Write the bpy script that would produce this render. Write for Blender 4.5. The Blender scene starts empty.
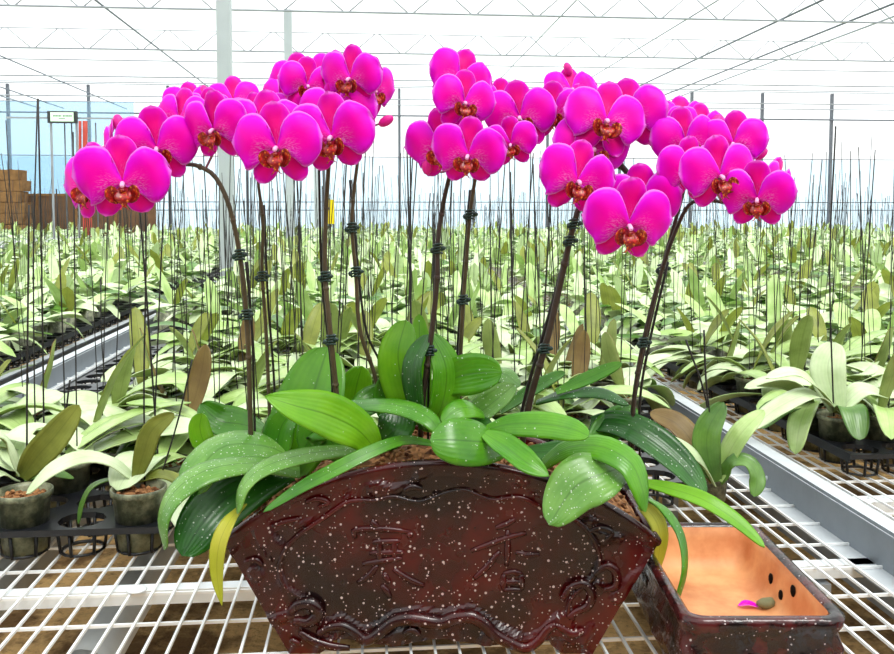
import bpy, math, random
from mathutils import Vector, Matrix, Euler, noise
V = Vector
RNG = random.Random(7)
sc = bpy.context.scene
COL = sc.collection
# ------------------------------------------------------------------ camera model
F, CX, PPY, TH = 870.0, 447.0, 265.2, math.radians(3.5)
CAM = V((0, 0, 1.25))
BENCH = 0.70
YAW = math.radians(5)
def P(px, py, d):
    a, b = (px - CX) / F, -(py - PPY) / F
    D = V((a, math.cos(TH) + b * math.sin(TH), -math.sin(TH) + b * math.cos(TH)))
    return CAM + D * (d / D.y)
def G(px, py, z):
    "point at height z under a pixel"
    a, b = (px - CX) / F, -(py - PPY) / F
    D = V((a, math.cos(TH) + b * math.sin(TH), -math.sin(TH) + b * math.cos(TH)))
    return CAM + D * ((z - CAM.z) / D.z)
def proj(p):
    q = p - CAM
    fwd = q.y * math.cos(TH) - q.z * math.sin(TH)
    up = q.y * math.sin(TH) + q.z * math.cos(TH)
    if fwd < .05: return (-9999, -9999)
    return (CX + F * q.x / fwd, PPY - F * up / fwd)
def W(u, v, z=0.0):
    return V((u * math.cos(YAW) - v * math.sin(YAW), u * math.sin(YAW) + v * math.cos(YAW), z))
cam = bpy.data.cameras.new('camera'); co = bpy.data.objects.new('camera', cam); COL.objects.link(co)
cam.sensor_width = 36; cam.lens = 36 * F / 894; cam.shift_y = -61.8 / 894
cam.clip_start = .02; cam.clip_end = 200
co.location = CAM; co.rotation_euler = (math.pi / 2 - TH, 0, 0)
sc.camera = co

# ------------------------------------------------------------------ materials
def lin(c):
    f = lambda x: x / 12.92 if x <= .04045 else ((x + .055) / 1.055) ** 2.4
    return tuple(f(x / 255) for x in c[:3]) + (1,)
class NT:
    def __init__(s, name):
        s.m = bpy.data.materials.new(name); s.m.use_nodes = True
        s.t = s.m.node_tree; s.t.nodes.clear()
        s.out = s.t.nodes.new('ShaderNodeOutputMaterial')
    def n(s, typ, ins=None, **kw):
        x = s.t.nodes.new('ShaderNode' + typ)
        for k, v in kw.items(): setattr(x, k, v)
        for k, v in (ins or {}).items(): s.put(x.inputs[k], v)
        return x
    def put(s, sock, v):
        if isinstance(v, bpy.types.NodeSocket): s.t.links.new(v, sock)
        elif isinstance(v, bpy.types.Node): s.t.links.new(v.outputs[0], sock)
        else: sock.default_value = v
    def math(s, op, a, b=0.0, c=0.0, clamp=False):
        x = s.t.nodes.new('ShaderNodeMath'); x.operation = op; x.use_clamp = clamp
        for i, v in enumerate((a, b, c)): s.put(x.inputs[i], v)
        return x.outputs[0]
    def mix(s, f, a, b):
        x = s.t.nodes.new('ShaderNodeMix'); x.data_type = 'RGBA'
        s.put(x.inputs[0], f); s.put(x.inputs[6], a); s.put(x.inputs[7], b)
        return x.outputs[2]
    def ramp(s, f, lo, hi):
        x = s.t.nodes.new('ShaderNodeMapRange'); x.interpolation_type = 'SMOOTHSTEP'
        s.put(x.inputs[0], f); x.inputs[1].default_value = lo; x.inputs[2].default_value = hi
        return x.outputs[0]
    def noise(s, vec, scale, detail=3, rough=.5):
        x = s.n('TexNoise', {'Scale': scale, 'Detail': detail, 'Roughness': rough})
        if vec is not None: s.put(x.inputs['Vector'], vec)
        return x.outputs[0]
    def specks(s, vec, scale, size, keep):
        x = s.n('TexVoronoi', {'Scale': scale}); s.put(x.inputs['Vector'], vec)
        sep = s.n('SeparateColor', {0: x.outputs['Color']})
        big = s.math('MULTIPLY', sep.outputs[1], size)
        on = s.math('LESS_THAN', x.outputs['Distance'], big)
        return s.math('MULTIPLY', on, s.math('LESS_THAN', sep.outputs[0], keep))
    def coord(s, which='Object'):
        return s.n('TexCoord').outputs[which]
    def bump(s, h, strength=.3, dist=.002):
        return s.n('Bump', {'Height': h, 'Strength': strength, 'Distance': dist}).outputs[0]
    def bsdf(s, color, rough=.5, metal=0., spec=.5, normal=None, coat=0., trans=0.):
        b = s.n('BsdfPrincipled', {'Base Color': color, 'Roughness': rough, 'Metallic': metal, 'Specular IOR Level': spec, 'Coat Weight': coat, 'Coat Roughness': .08})
        if normal is not None: s.put(b.inputs['Normal'], normal)
        sh = b.outputs[0]
        if trans:
            t = s.n('BsdfTranslucent', {'Color': color})
            sh = s.n('MixShader', {0: trans, 1: sh, 2: t.outputs[0]}).outputs[0]
        s.put(s.out.inputs[0], sh)
        return s.m
def plain(name, c, rough=.5, metal=0., spec=.5, var=.12, scale=30, coat=0.):
    n = NT(name); k = lin(c); v = n.noise(n.coord(), scale, 4)
    lo = tuple(x * (1 - var * 2) for x in k[:3]) + (1,); hi = tuple(min(1, x * (1 + var)) for x in k[:3]) + (1,)
    return n.bsdf(n.mix(v, lo, hi), rough, metal, spec, coat=coat)
def leafmat(name, c1, c2, rough=.38, spec=.5, speck=0., trans=.15, rib=.5, vein=.25):
    n = NT(name)
    uv = n.n('SeparateXYZ', {0: n.coord('UV')}); t, s = uv.outputs[0], uv.outputs[1]
    ob = n.coord()
    base = n.mix(n.ramp(n.noise(ob, 14, 4, .6), .3, .7), lin(c1), lin(c2))
    a = n.math('ABSOLUTE', n.math('SUBTRACT', s, .5))
    base = n.mix(n.math('MULTIPLY', n.ramp(a, .035, .0), rib), base, tuple(x * .35 for x in lin(c1)[:3]) + (1,))
    wv = n.math('SINE', n.math('MULTIPLY', s, 62.0))
    base = n.mix(n.math('MULTIPLY', n.math('ADD', n.math('MULTIPLY', wv, .5), .5), vein * .4), base, tuple(x * .6 for x in lin(c1)[:3]) + (1,))
    if speck:
        base = n.mix(n.math('MULTIPLY', n.specks(ob, 360, .36, speck), .5), base, lin((240, 250, 235)))
    nb = n.bump(n.math('ADD', n.math('MULTIPLY', wv, .25), n.noise(ob, 60, 2)), .25, .001)
    return n.bsdf(base, rough, 0, spec, nb, trans=trans)
M = {}
# magenta petals: lilac rim, and pale pigment veins near the throat, laid out along each petal's own length
def petalmat(name, core, outer, rim, vein=1.):
    n = NT(name)
    uv = n.n('SeparateXYZ', {0: n.coord('UV')}); t, s = uv.outputs[0], uv.outputs[1]
    a = n.math('MULTIPLY', n.math('ABSOLUTE', n.math('SUBTRACT', s, .5)), 2)
    e = n.math('MAXIMUM', a, n.math('POWER', t, 3.0))
    col = n.mix(n.ramp(e, .15, .95), lin(core), lin(outer))
    vec = n.n('CombineXYZ', {0: n.math('MULTIPLY', t, 9), 1: n.math('MULTIPLY', s, 34), 2: n.n('ObjectInfo').outputs['Random']})
    nz = n.ramp(n.noise(vec, 1.6, 3, .6), .5, .62)
    msk = n.math('MULTIPLY', n.math('MULTIPLY', n.ramp(t, .6, .15), n.ramp(s, .25, .7)), n.math('MULTIPLY', nz, .7 * vein))
    col = n.mix(msk, col, lin((255, 190, 250)))
    col = n.mix(n.math('MULTIPLY', n.ramp(n.math('MAXIMUM', a, t), .90, .98), .75), col, lin(rim))
    nb = n.bump(n.noise(vec, 1.2, 2), .15, .0015)
    return n.bsdf(col, .42, 0, .15, nb, trans=.3)
M['petal'] = petalmat('petal_magenta', (255, 0, 188), (242, 10, 238), (255, 150, 255))
M['sepal'] = petalmat('sepal_magenta', (248, 0, 148), (238, 8, 212), (255, 130, 244), .3)
M['petal_back'] = plain('petal_reverse', (226, 24, 190), .5, 0, .25, .08)
def lipmat():
    n = NT('lip_red_orange'); ob = n.coord()
    c = n.mix(n.ramp(n.noise(ob, 16, 3, .6), .46, .66), lin((132, 2, 18)), lin((196, 30, 22)))
    c = n.mix(n.math('MULTIPLY', n.ramp(n.noise(ob, 26, 3, .7), .57, .66), .8), c, lin((250, 150, 50)))
    return n.bsdf(c, .35, 0, .5)
M['lip'] = lipmat()
M['column'] = plain('column_pink', (255, 176, 226), .35, 0, .4, .1, 150)
M['spike'] = plain('spike_brown_green', (82, 70, 48), .5, 0, .4, .35, 60)
M['spike_dark'] = plain('spike_dark', (60, 46, 38), .5, 0, .4, .35, 60)
M['pedicel'] = plain('pedicel_mauve', (150, 90, 110), .5, 0, .4, .2, 60)
M['wire'] = plain('wire_black', (34, 30, 28), .5, 0, .4, .2)
M['clip'] = plain('clip_dark_green', (22, 52, 44), .4, 0, .5, .2, 80)
M['bud'] = plain('bud_magenta', (226, 30, 150), .45, 0, .3, .1, 90)
M['leaf_fresh'] = leafmat('leaf_fresh', (66, 136, 10), (98, 164, 24), .3, .5, .05)
M['leaf_bright'] = leafmat('leaf_bright', (92, 162, 10), (124, 186, 26), .32, .5, .03, .25)
M['leaf_speckled'] = leafmat('leaf_speckled', (82, 136, 46), (120, 168, 74), .3, .5, .5)
M['leaf_mid'] = leafmat('leaf_mid', (52, 116, 16), (86, 150, 30), .28, .5, .16)
M['leaf_deep'] = leafmat('leaf_deep', (22, 78, 12), (50, 112, 24), .28, .5, .22)
M['leaf_under'] = leafmat('leaf_under', (70, 136, 40), (96, 160, 58), .5, .4, 0, .2, .3)
M['leaf_yellow'] = leafmat('leaf_yellow', (170, 176, 40), (196, 190, 70), .5, .4, 0, .2)
M['pale_a'] = leafmat('young_leaf_pale', (192, 214, 158), (220, 235, 192), .3, .6, 0, .08, .25)
M['pale_b'] = leafmat('young_leaf_green', (152, 186, 98), (190, 214, 142), .3, .6, 0, .08, .3)
M['pale_c'] = leafmat('young_leaf_deep', (66, 110, 34), (104, 146, 58), .34, .6, 0, .08, .3)
M['pale_d'] = leafmat('young_leaf_olive', (124, 134, 50), (156, 164, 70), .45, .5, 0, .25, .3)
M['pale_e'] = leafmat('young_leaf_bronze', (118, 92, 48), (140, 116, 62), .45, .5, 0, .25, .3)
M['olive'] = leafmat('young_leaf_underside', (132, 148, 80), (164, 178, 108), .5, .4, 0, .12, .3)
def barkmat():
    n = NT('bark_chips'); ob = n.coord(); c = n.n('TexVoronoi', {'Scale': 110}); n.put(c.inputs['Vector'], ob)
    col = n.mix(n.n('SeparateColor', {0: c.outputs['Color']}).outputs[0], lin((84, 48, 26)), lin((176, 126, 82)))
    return n.bsdf(col, .85, 0, .2, n.bump(c.outputs['Distance'], .8, .006))
M['bark'] = barkmat()
def potmat():
    n = NT('smoky_pot_plastic'); ob = n.coord()
    c = n.mix(n.ramp(n.noise(ob, 42, 5, .65), .35, .7), lin((66, 72, 50)), lin((150, 152, 122)))
    return n.bsdf(c, .4, 0, .5)
M['pot'] = potmat()
M['tray'] = plain('tray_black_plastic', (26, 28, 32), .35, 0, .5, .2)
def galv(name, c, r=.45, met=.25):
    n = NT(name); ob = n.coord(); v = n.noise(ob, 26, 5, .6); k = lin(c)
    return n.bsdf(n.mix(v, tuple(x * .72 for x in k[:3]) + (1,), k), r, met, .5)
M['galv'] = galv('galvanised_rail', (212, 218, 222))
M['galv_shaded'] = galv('rail_web_shaded', (136, 144, 152))
M['white_wire'] = plain('white_mesh_wire', (238, 240, 240), .4, 0, .5, .04)
M['white_paint'] = plain('white_painted_steel', (226, 230, 232), .45, 0, .5, .05, 6)
M['post'] = plain('pale_grey_post', (176, 184, 188), .5, .1, .5, .06, 6)
M['grey_steel'] = plain('grey_steel', (150, 156, 162), .5, .2, .5, .1, 8)
M['dark_steel'] = plain('dark_steel', (96, 102, 110), .5, .2, .5, .1, 8)
M['pipe'] = plain('grey_pipe', (196, 200, 200), .55, 0, .4, .15, 14)
def glaze():
    n = NT('oxblood_glaze'); ob = n.coord()
    c = n.mix(n.ramp(n.noise(ob, 7, 4, .6), .35, .68), lin((22, 5, 5)), lin((82, 3, 3)))
    c = n.mix(n.math('MULTIPLY', n.ramp(n.noise(ob, 55, 3, .7), .55, .8), .5), c, lin((20, 6, 7)))
    sp = n.math('MAXIMUM', n.specks(ob, 150, .25, .6), n.specks(ob, 310, .27, .4))
    c = n.mix(n.math('MULTIPLY', sp, .6), c, lin((226, 206, 200)))
    r = n.math('ADD', .17, n.math('MULTIPLY', n.noise(ob, 30, 3), .16))
    return n.bsdf(c, r, 0, .5, n.bump(n.noise(ob, 70, 3), .12, .002))
M['glaze'] = glaze()
def glaze2():
    n = NT('mottled_dark_glaze'); ob = n.coord()
    c = n.mix(n.ramp(n.noise(ob, 26, 4, .6), .42, .62), lin((24, 12, 12)), lin((76, 24, 24)))
    c = n.mix(n.math('MULTIPLY', n.specks(ob, 240, .3, .3), .6), c, lin((220, 205, 205)))
    return n.bsdf(c, .2, 0, .5, n.bump(n.noise(ob, 38, 3), .5, .006))
M['glaze_dark'] = glaze2()
def terra():
    n = NT('terracotta_lining'); ob = n.coord()
    c = n.mix(n.ramp(n.noise(ob, 14, 5, .6), .3, .75), lin((196, 122, 74)), lin((232, 172, 118)))
    return n.bsdf(c, .55, 0, .4)
M['terra'] = terra()
def soilmat():
    n = NT('brown_dirt_floor'); ob = n.coord()
    c = n.mix(n.ramp(n.noise(ob, 2.2, 6, .65), .42, .58), lin((120, 92, 62)), lin((220, 180, 124)))
    c = n.mix(n.math('MULTIPLY', n.ramp(n.noise(ob, 40, 4, .7), .5, .7), .5), c, lin((60, 44, 30)))
    return n.bsdf(c, .95, 0, .1, n.bump(n.noise(ob, 30, 5), .6, .03))
M['soil'] = soilmat()
def film(name, c, tr):
    n = NT(name); ob = n.coord()
    k = lin(c); v = n.noise(ob, .35, 4, .6)
    cc = n.mix(v, tuple(x * .93 for x in k[:3]) + (1,), k)
    a = n.n('BsdfTransparent', {0: cc}); b = n.n('BsdfTranslucent', {0: cc})
    d = n.n('BsdfDiffuse', {0: cc})
    m1 = n.n('MixShader', {0: .3, 1: b.outputs[0], 2: d.outputs[0]})
    m2 = n.n('MixShader', {0: tr, 1: m1.outputs[0], 2: a.outputs[0]})
    n.put(n.out.inputs[0], m2.outputs[0]); return n.m
M['film'] = film('roof_film', (252, 254, 254), .82)
M['film_blue'] = film('pale_blue_film', (222, 238, 247), .85)
M['film_haze'] = film('lower_wall_film', (230, 242, 247), .86)
M['yellow'] = plain('yellow_card', (246, 222, 20), .5, 0, .3, .05)
M['added_dark'] = plain('added_panel_dark_green', (40, 54, 38), .9, 0, .1, .3, 4)
M['red'] = plain('red_hose', (190, 70, 58), .5, 0, .4, .2, 8)
M['brown'] = plain('brown_board', (112, 84, 62), .85, 0, .2, .3, 3)
M['straw'] = plain('brown_bale', (132, 98, 62), .9, 0, .2, .35, 9)
def screenmat():
    n = NT('lit_display_panel')
    b = n.n('BsdfPrincipled', {'Base Color': lin((214, 240, 214)), 'Emission Color': lin((206, 240, 206)), 'Emission Strength': .25})
    n.put(n.out.inputs[0], b.outputs[0]); return n.m
M['screen'] = screenmat()
M['text'] = plain('display_lettering', (120, 150, 126), .6)
M['black'] = plain('black_case', (40, 46, 44), .5)
M['hole'] = plain('dark_hole', (20, 12, 10), .9, 0, .1)
M['stone'] = plain('grey_green_stone', (128, 130, 96), .8, 0, .3, .3, 90)

# ------------------------------------------------------------------ mesh building
class MB:
    def __init__(s): s.v, s.f, s.m, s.uv = [], [], [], []
    def add(s, verts, faces, mi=0, uvs=None):
        o = len(s.v); s.v.extend(verts)
        s.uv.extend(uvs or [(0, 0)] * len(verts))
        for i, f in enumerate(faces):
            s.f.append(tuple(o + k for k in f)); s.m.append(mi if isinstance(mi, int) else mi[i])
    def box(s, lo, hi, mi=0, rot=None, at=None):
        (a, b, c), (d, e, f) = lo, hi
        vs = [V(p) for p in ((a, b, c), (d, b, c), (d, e, c), (a, e, c), (a, b, f), (d, b, f), (d, e, f), (a, e, f))]
        if rot is not None: vs = [rot @ p for p in vs]
        if at is not None: vs = [p + at for p in vs]
        s.add(vs, [(3, 2, 1, 0), (4, 5, 6, 7), (0, 1, 5, 4), (1, 2, 6, 5), (2, 3, 7, 6), (3, 0, 4, 7)], mi)
    def tube(s, pts, r, n=8, mi=0, caps=True, squash=None):
        k = len(pts); rr = r if isinstance(r, (list, tuple)) else [r] * k
        vs, uv = [], []; up = None
        for i, p in enumerate(pts):
            t = (pts[min(i + 1, k - 1)] - pts[max(i - 1, 0)])
            t = t.normalized() if t.length > 1e-9 else V((0, 0, 1))
            if up is None: up = t.orthogonal().normalized()
            up = (up - t * up.dot(t)); up = up.normalized() if up.length > 1e-6 else t.orthogonal().normalized()
            sd = t.cross(up)
            for j in range(n):
                a = 2 * math.pi * j / n
                o = up * math.cos(a) * rr[i] + sd * math.sin(a) * rr[i]
                if squash: o = V((o.x * squash[0], o.y * squash[1], o.z * squash[2]))
                vs.append(p + o); uv.append((i / max(1, k - 1), j / n))
        fs = [(i * n + j, i * n + (j + 1) % n, (i + 1) * n + (j + 1) % n, (i + 1) * n + j) for i in range(k - 1) for j in range(n)]
        if caps: fs += [tuple(range(n - 1, -1, -1)), tuple(range((k - 1) * n, k * n))]
        s.add(vs, fs, mi, uv)
    def lathe(s, prof, at=V((0, 0, 0)), n=20, mi=0, mis=None):
        k = len(prof)
        vs = [at + V((r * math.cos(2 * math.pi * j / n), r * math.sin(2 * math.pi * j / n), z)) for r, z in prof for j in range(n)]
        fs, ms = [], []
        for i in range(k - 1):
            for j in range(n):
                fs.append((i * n + j, i * n + (j + 1) % n, (i + 1) * n + (j + 1) % n, (i + 1) * n + j)); ms.append(mis[i] if mis else mi)
        s.add(vs, fs, ms)
    def ball(s, c, r, n=10, mi=0, rot=None):
        rx, ry, rz = r if isinstance(r, (tuple, list)) else (r, r, r)
        vs, fs = [], []
        for i in range(n // 2 + 1):
            a = math.pi * i / (n // 2)
            for j in range(n):
                b = 2 * math.pi * j / n
                p = V((rx * math.sin(a) * math.cos(b), ry * math.sin(a) * math.sin(b), rz * math.cos(a)))
                vs.append((rot @ p if rot is not None else p) + c)
        for i in range(n // 2):
            for j in range(n): fs.append((i * n + j, (i + 1) * n + j, (i + 1) * n + (j + 1) % n, i * n + (j + 1) % n))
        s.add(vs, fs, mi)
    def loft(s, loops, mi=0, mis=None, cap0=False, cap1=False):
        n = len(loops[0]); vs = [p for l in loops for p in l]; fs, ms = [], []
        for i in range(len(loops) - 1):
            for j in range(n):
                fs.append((i * n + j, i * n + (j + 1) % n, (i + 1) * n + (j + 1) % n, (i + 1) * n + j)); ms.append(mis[i] if mis else mi)
        if cap0: fs.append(tuple(range(n - 1, -1, -1))); ms.append(mis[0] if mis else mi)
        if cap1: fs.append(tuple(range((len(loops) - 1) * n, len(loops) * n))); ms.append(mis[-1] if mis else mi)
        s.add(vs, fs, ms)
    def blade(s, pts, hw, nrm, prof, fold=.1, thick=.0012, ns=12, nc=7, mi=(0, 1), wave=0., seed=0, two=True, power=2.0):
        "a leaf or petal: spine points, half width, upper-side normal(s), width profile"
        sp = [spline(pts, i) for i in tvals(ns)]
        eps = [(spline(pts, min(1, t + .02)) - spline(pts, max(0, t - .02))) for t in tvals(ns)]
        tv = tvals(ns); top, bot, uv = [], [], []
        for i, t in enumerate(tv):
            T = eps[i].normalized()
            N0 = spline(nrm, t) if isinstance(nrm, list) else nrm
            Wd = T.cross(N0); Wd = Wd.normalized() if Wd.length > 1e-6 else T.orthogonal().normalized()
            N = Wd.cross(T)
            h = hw * prof(t)
            for j in range(nc):
                q = -1 + 2 * j / (nc - 1)
                off = fold * h * abs(q) ** power
                if wave: off += wave * hw * (noise.noise(V((t * 3.1 + seed, q * 1.7, seed * 1.3)))) * (abs(q) * .7 + .3)
                p = sp[i] + Wd * (q * h) + N * off
                top.append(p); bot.append(p - N * thick); uv.append((t, q * .5 + .5))
        k = len(tv)
        ft = [(i * nc + j, i * nc + j + 1, (i + 1) * nc + j + 1, (i + 1) * nc + j) for i in range(k - 1) for j in range(nc - 1)]
        if not two: s.add(top, ft, mi[0], uv); return
        o = len(top)
        fb = [tuple(o + x for x in reversed(f)) for f in ft]
        rim = []
        for i in range(k - 1):
            a, b = i * nc, (i + 1) * nc; rim.append((a, b, o + b, o + a))
            a, b = i * nc + nc - 1, (i + 1) * nc + nc - 1; rim.append((b, a, o + a, o + b))
        s.add(top + bot, ft + fb + rim, [mi[0]] * len(ft) + [mi[1]] * len(fb) + [mi[0]] * len(rim), uv + uv)
    def build(s, name, mats, parent=None, smooth=True, origin=None, mat_inv=None):
        me = bpy.data.meshes.new(name)
        vs = s.v
        if mat_inv is not None: vs = [mat_inv @ p for p in vs]
        elif origin is not None: vs = [p - origin for p in vs]
        me.from_pydata([tuple(p) for p in vs], [], s.f)
        for m in (mats if isinstance(mats, (list, tuple)) else [mats]): me.materials.append(M[m])
        me.polygons.foreach_set('material_index', s.m)
        me.polygons.foreach_set('use_smooth', [smooth] * len(s.f))
        ul = me.uv_layers.new(name='uv'); li = [0] * len(me.loops); me.loops.foreach_get('vertex_index', li)
        flat = []
        for i in li: flat += s.uv[i]
        ul.data.foreach_set('uv', flat)
        me.update()
        o = bpy.data.objects.new(name, me); COL.objects.link(o)
        if parent is not None: o.parent = parent
        elif origin is not None: o.location = origin
        return o
def tvals(ns): return [math.sin(i / ns * math.pi / 2) * .55 + (i / ns) * .45 for i in range(ns + 1)]
def spline(pts, t):
    n = len(pts) - 1; x = t * n; i = min(int(x), n - 1); f = x - i
    p1, p2 = pts[i], pts[i + 1]; p0 = pts[i - 1] if i else p1 * 2 - p2; p3 = pts[i + 2] if i + 2 <= n else p2 * 2 - p1
    return (p1 * 2 + (p2 - p0) * f + (p0 * 2 - p1 * 5 + p2 * 4 - p3) * f * f + (p1 * 3 - p0 - p2 * 3 + p3) * f ** 3) * .5
def curve(pts, n): return [spline(pts, i / n) for i in range(n + 1)]
def prof_leaf(t):
    b = .42 + .58 * math.sin(min(1, t / .5) * math.pi / 2)
    return b * math.sqrt(max(0.0, 1 - max(0, (t - .5) / .5) ** 2.3))
def prof_point(t):
    b = .4 + .6 * math.sin(min(1, t / .45) * math.pi / 2)
    return b * max(0.0, 1 - max(0, (t - .45) / .55) ** 1.9) ** .8
def prof_petal(t):
    b = .14 + .86 * math.sin(min(1, t / .55) * math.pi / 2) ** 1.15
    return b * math.sqrt(max(0.0, 1 - max(0, (t - .55) / .45) ** 2.1))
def prof_sepal(t):
    b = .4 + .6 * math.sin(min(1, t / .58) * math.pi / 2)
    return b * math.sqrt(max(0.0, 1 - max(0, (t - .58) / .42) ** 2.1))
def tag(o, label=None, cat=None, group=None, kind=None):
    if label: o['label'] = label
    if cat: o['category'] = cat
    if group: o['group'] = group
    if kind: o['kind'] = kind
    return o
def root(name, loc, label, cat, group=None, rotz=0.):
    o = bpy.data.objects.new(name, None); COL.objects.link(o); o.location = loc; o.rotation_euler = (0, 0, rotz)
    o.empty_display_size = .05
    return tag(o, label, cat, group)
def dup(r):
    c = r.copy(); COL.objects.link(c)
    for ch in r.children:
        d = ch.copy(); COL.objects.link(d); d.parent = c
        for g in ch.children:
            e = g.copy(); COL.objects.link(e); e.parent = d
    return c
# ------------------------------------------------------------------ greenhouse shell
ZR = 4.75
UL, UR, VN, VF = -15.0, 16.0, -4.0, 24.0
def slab(name, quad, m, thick=.01, nrm=V((0, 0, 1)), n=1):
    b = MB(); q = [V(p) for p in quad]; k = [p + nrm * thick for p in q]
    b.add(q + k, [(0, 1, 2, 3), (7, 6, 5, 4), (0, 4, 5, 1), (1, 5, 6, 2), (2, 6, 7, 3), (3, 7, 4, 0)], 0)
    return tag(b.build(name, m, smooth=False), kind='structure')
slab('floor', [W(UL, VN, -.05), W(UR, VN, -.05), W(UR, VF, -.05), W(UL, VF, -.05)], 'soil', .05)
slab('ceiling', [W(UL, VN, ZR), W(UR, VN, ZR), W(UR, VF, ZR), W(UL, VF, ZR)], 'film')
wb = slab('wall_back', [W(UL, VF, 2.74), W(UR, VF, 2.74), W(UR, VF, ZR), W(UL, VF, ZR)], 'film', .01, W(0, 1, 0))
b = MB()
for quad in ([(UL, 0), (UR, 0), (UR, 2.73), (UL, 2.73)],):
    q = [W(u, VF, z) for u, z in quad]; k = [p + W(0, .01, 0) for p in q]
    b.add(q + k, [(0, 1, 2, 3), (7, 6, 5, 4)], 0)
b.build('lower_wall_panel', 'film_haze', wb, False)
b = MB(); q = [W(u, 22.6, z) for u, z in [(UL, 1.0), (-5.9, 1.0), (-5.9, 4.0), (UL, 4.0)]]
b.add(q + [p + W(0, .01, 0) for p in q], [(0, 1, 2, 3), (7, 6, 5, 4)], 0)
b.build('blue_curtain_panel', 'film_blue', wb, False)
def bar(b, p, q, r, n=6): b.tube([p, q], r, n)
for k in range(16):
    u = -9.46 - 4 * 2.05 + k * 2.05
    if u > UR: break
    b = MB(); b.box((u - .034, 23.9, 0), (u + .034, 23.99, 4.6)); b.v = [W(p.x, p.y, p.z) for p in b.v]
    b.build('wall_stud', 'dark_steel', wb, False)
for z, r in ((4.62, .013), (4.15, .014), (3.86, .022), (2.74, .012), (1.52, .012), (1.3, .012)):
    b = MB(); bar(b, W(UL, 23.87, z), W(UR, 23.87, z), r); b.build('wall_girt', 'dark_steel' if z < 4 else 'grey_steel', wb)
slab('wall_left', [W(UL, VN, 0), W(UL, VF, 0), W(UL, VF, ZR), W(UL, VN, ZR)], 'film', .01, W(-1, 0, 0))
slab('wall_right', [W(UR, VN, 0), W(UR, VF, 0), W(UR, VF, ZR), W(UR, VN, ZR)], 'film', .01, W(1, 0, 0))
wf = slab('wall_front', [W(UL, VN, 2.4), W(UR, VN, 2.4), W(UR, VN, ZR), W(UL, VN, ZR)], 'film', .01, W(0, -1, 0))
b = MB(); b.box((UL, VN - .05, 0), (UR, VN, 2.4)); b.v = [W(*p) for p in b.v]; b.build('added_dark_panel', 'added_dark', wf, False)  # added unseen dark panel, keeps pale reflections off the planter glaze
# roof trusses
n_trim = 0
def trim(b, m, smooth=True, name='trim'):
    global n_trim
    n_trim += 1
    return tag(b.build(f'{name}_{n_trim}', m, smooth=smooth), kind='structure')
for v, zz in ((11.9, True), (14.9, True), (17.9, False), (20.9, False)):
    z0, z1 = 3.92, 4.24
    b = MB(); bar(b, W(UL, v, z0), W(UR, v, z0), .014); bar(b, W(UL, v, z1), W(UR, v, z1), .008 if zz else .012)
    if zz:
        u = UL + .1; pitch = .86
        while u < UR - 1:
            bar(b, W(u, v, z0), W(u + pitch * .43, v, z1), .009, 5); bar(b, W(u + pitch * .5, v, z1), W(u + pitch * .93, v, z0), .009, 5)
            u += pitch
    trim(b, 'grey_steel')
for u, z, m, r in ((2.64, 3.96, 'grey_steel', .011), (4.45, 3.96, 'grey_steel', .011), (5.78, 3.96, 'dark_steel', .015), (6.8, 3.96, 'dark_steel', .015), (7.25, 3.96, 'grey_steel', .014),
                (-3.5, 3.96, 'dark_steel', .014), (-6.4, 3.96, 'dark_steel', .014), (-8.0, 3.96, 'dark_steel', .015), (-8.6, 3.96, 'grey_steel', .02)):
    b = MB(); bar(b, W(u, 4, z), W(u, 23.8, z), r); trim(b, m)
for v in (6.9, 12.2, 18.2):
    b = MB(); b.box((-1.165, v - .05, 0), (-1.06, v + .05, 4.0)); b.v = [W(p.x, p.y, p.z) for p in b.v]
    b.box((-1.2, v - .07, .0), (-1.03, v + .07, .02), 0); b.v[-8:] = [W(p.x, p.y, p.z) for p in b.v[-8:]]
    tag(b.build('column_%d' % (1 + int(v > 8) + int(v > 15)), 'post', smooth=False), kind='structure')

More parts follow.
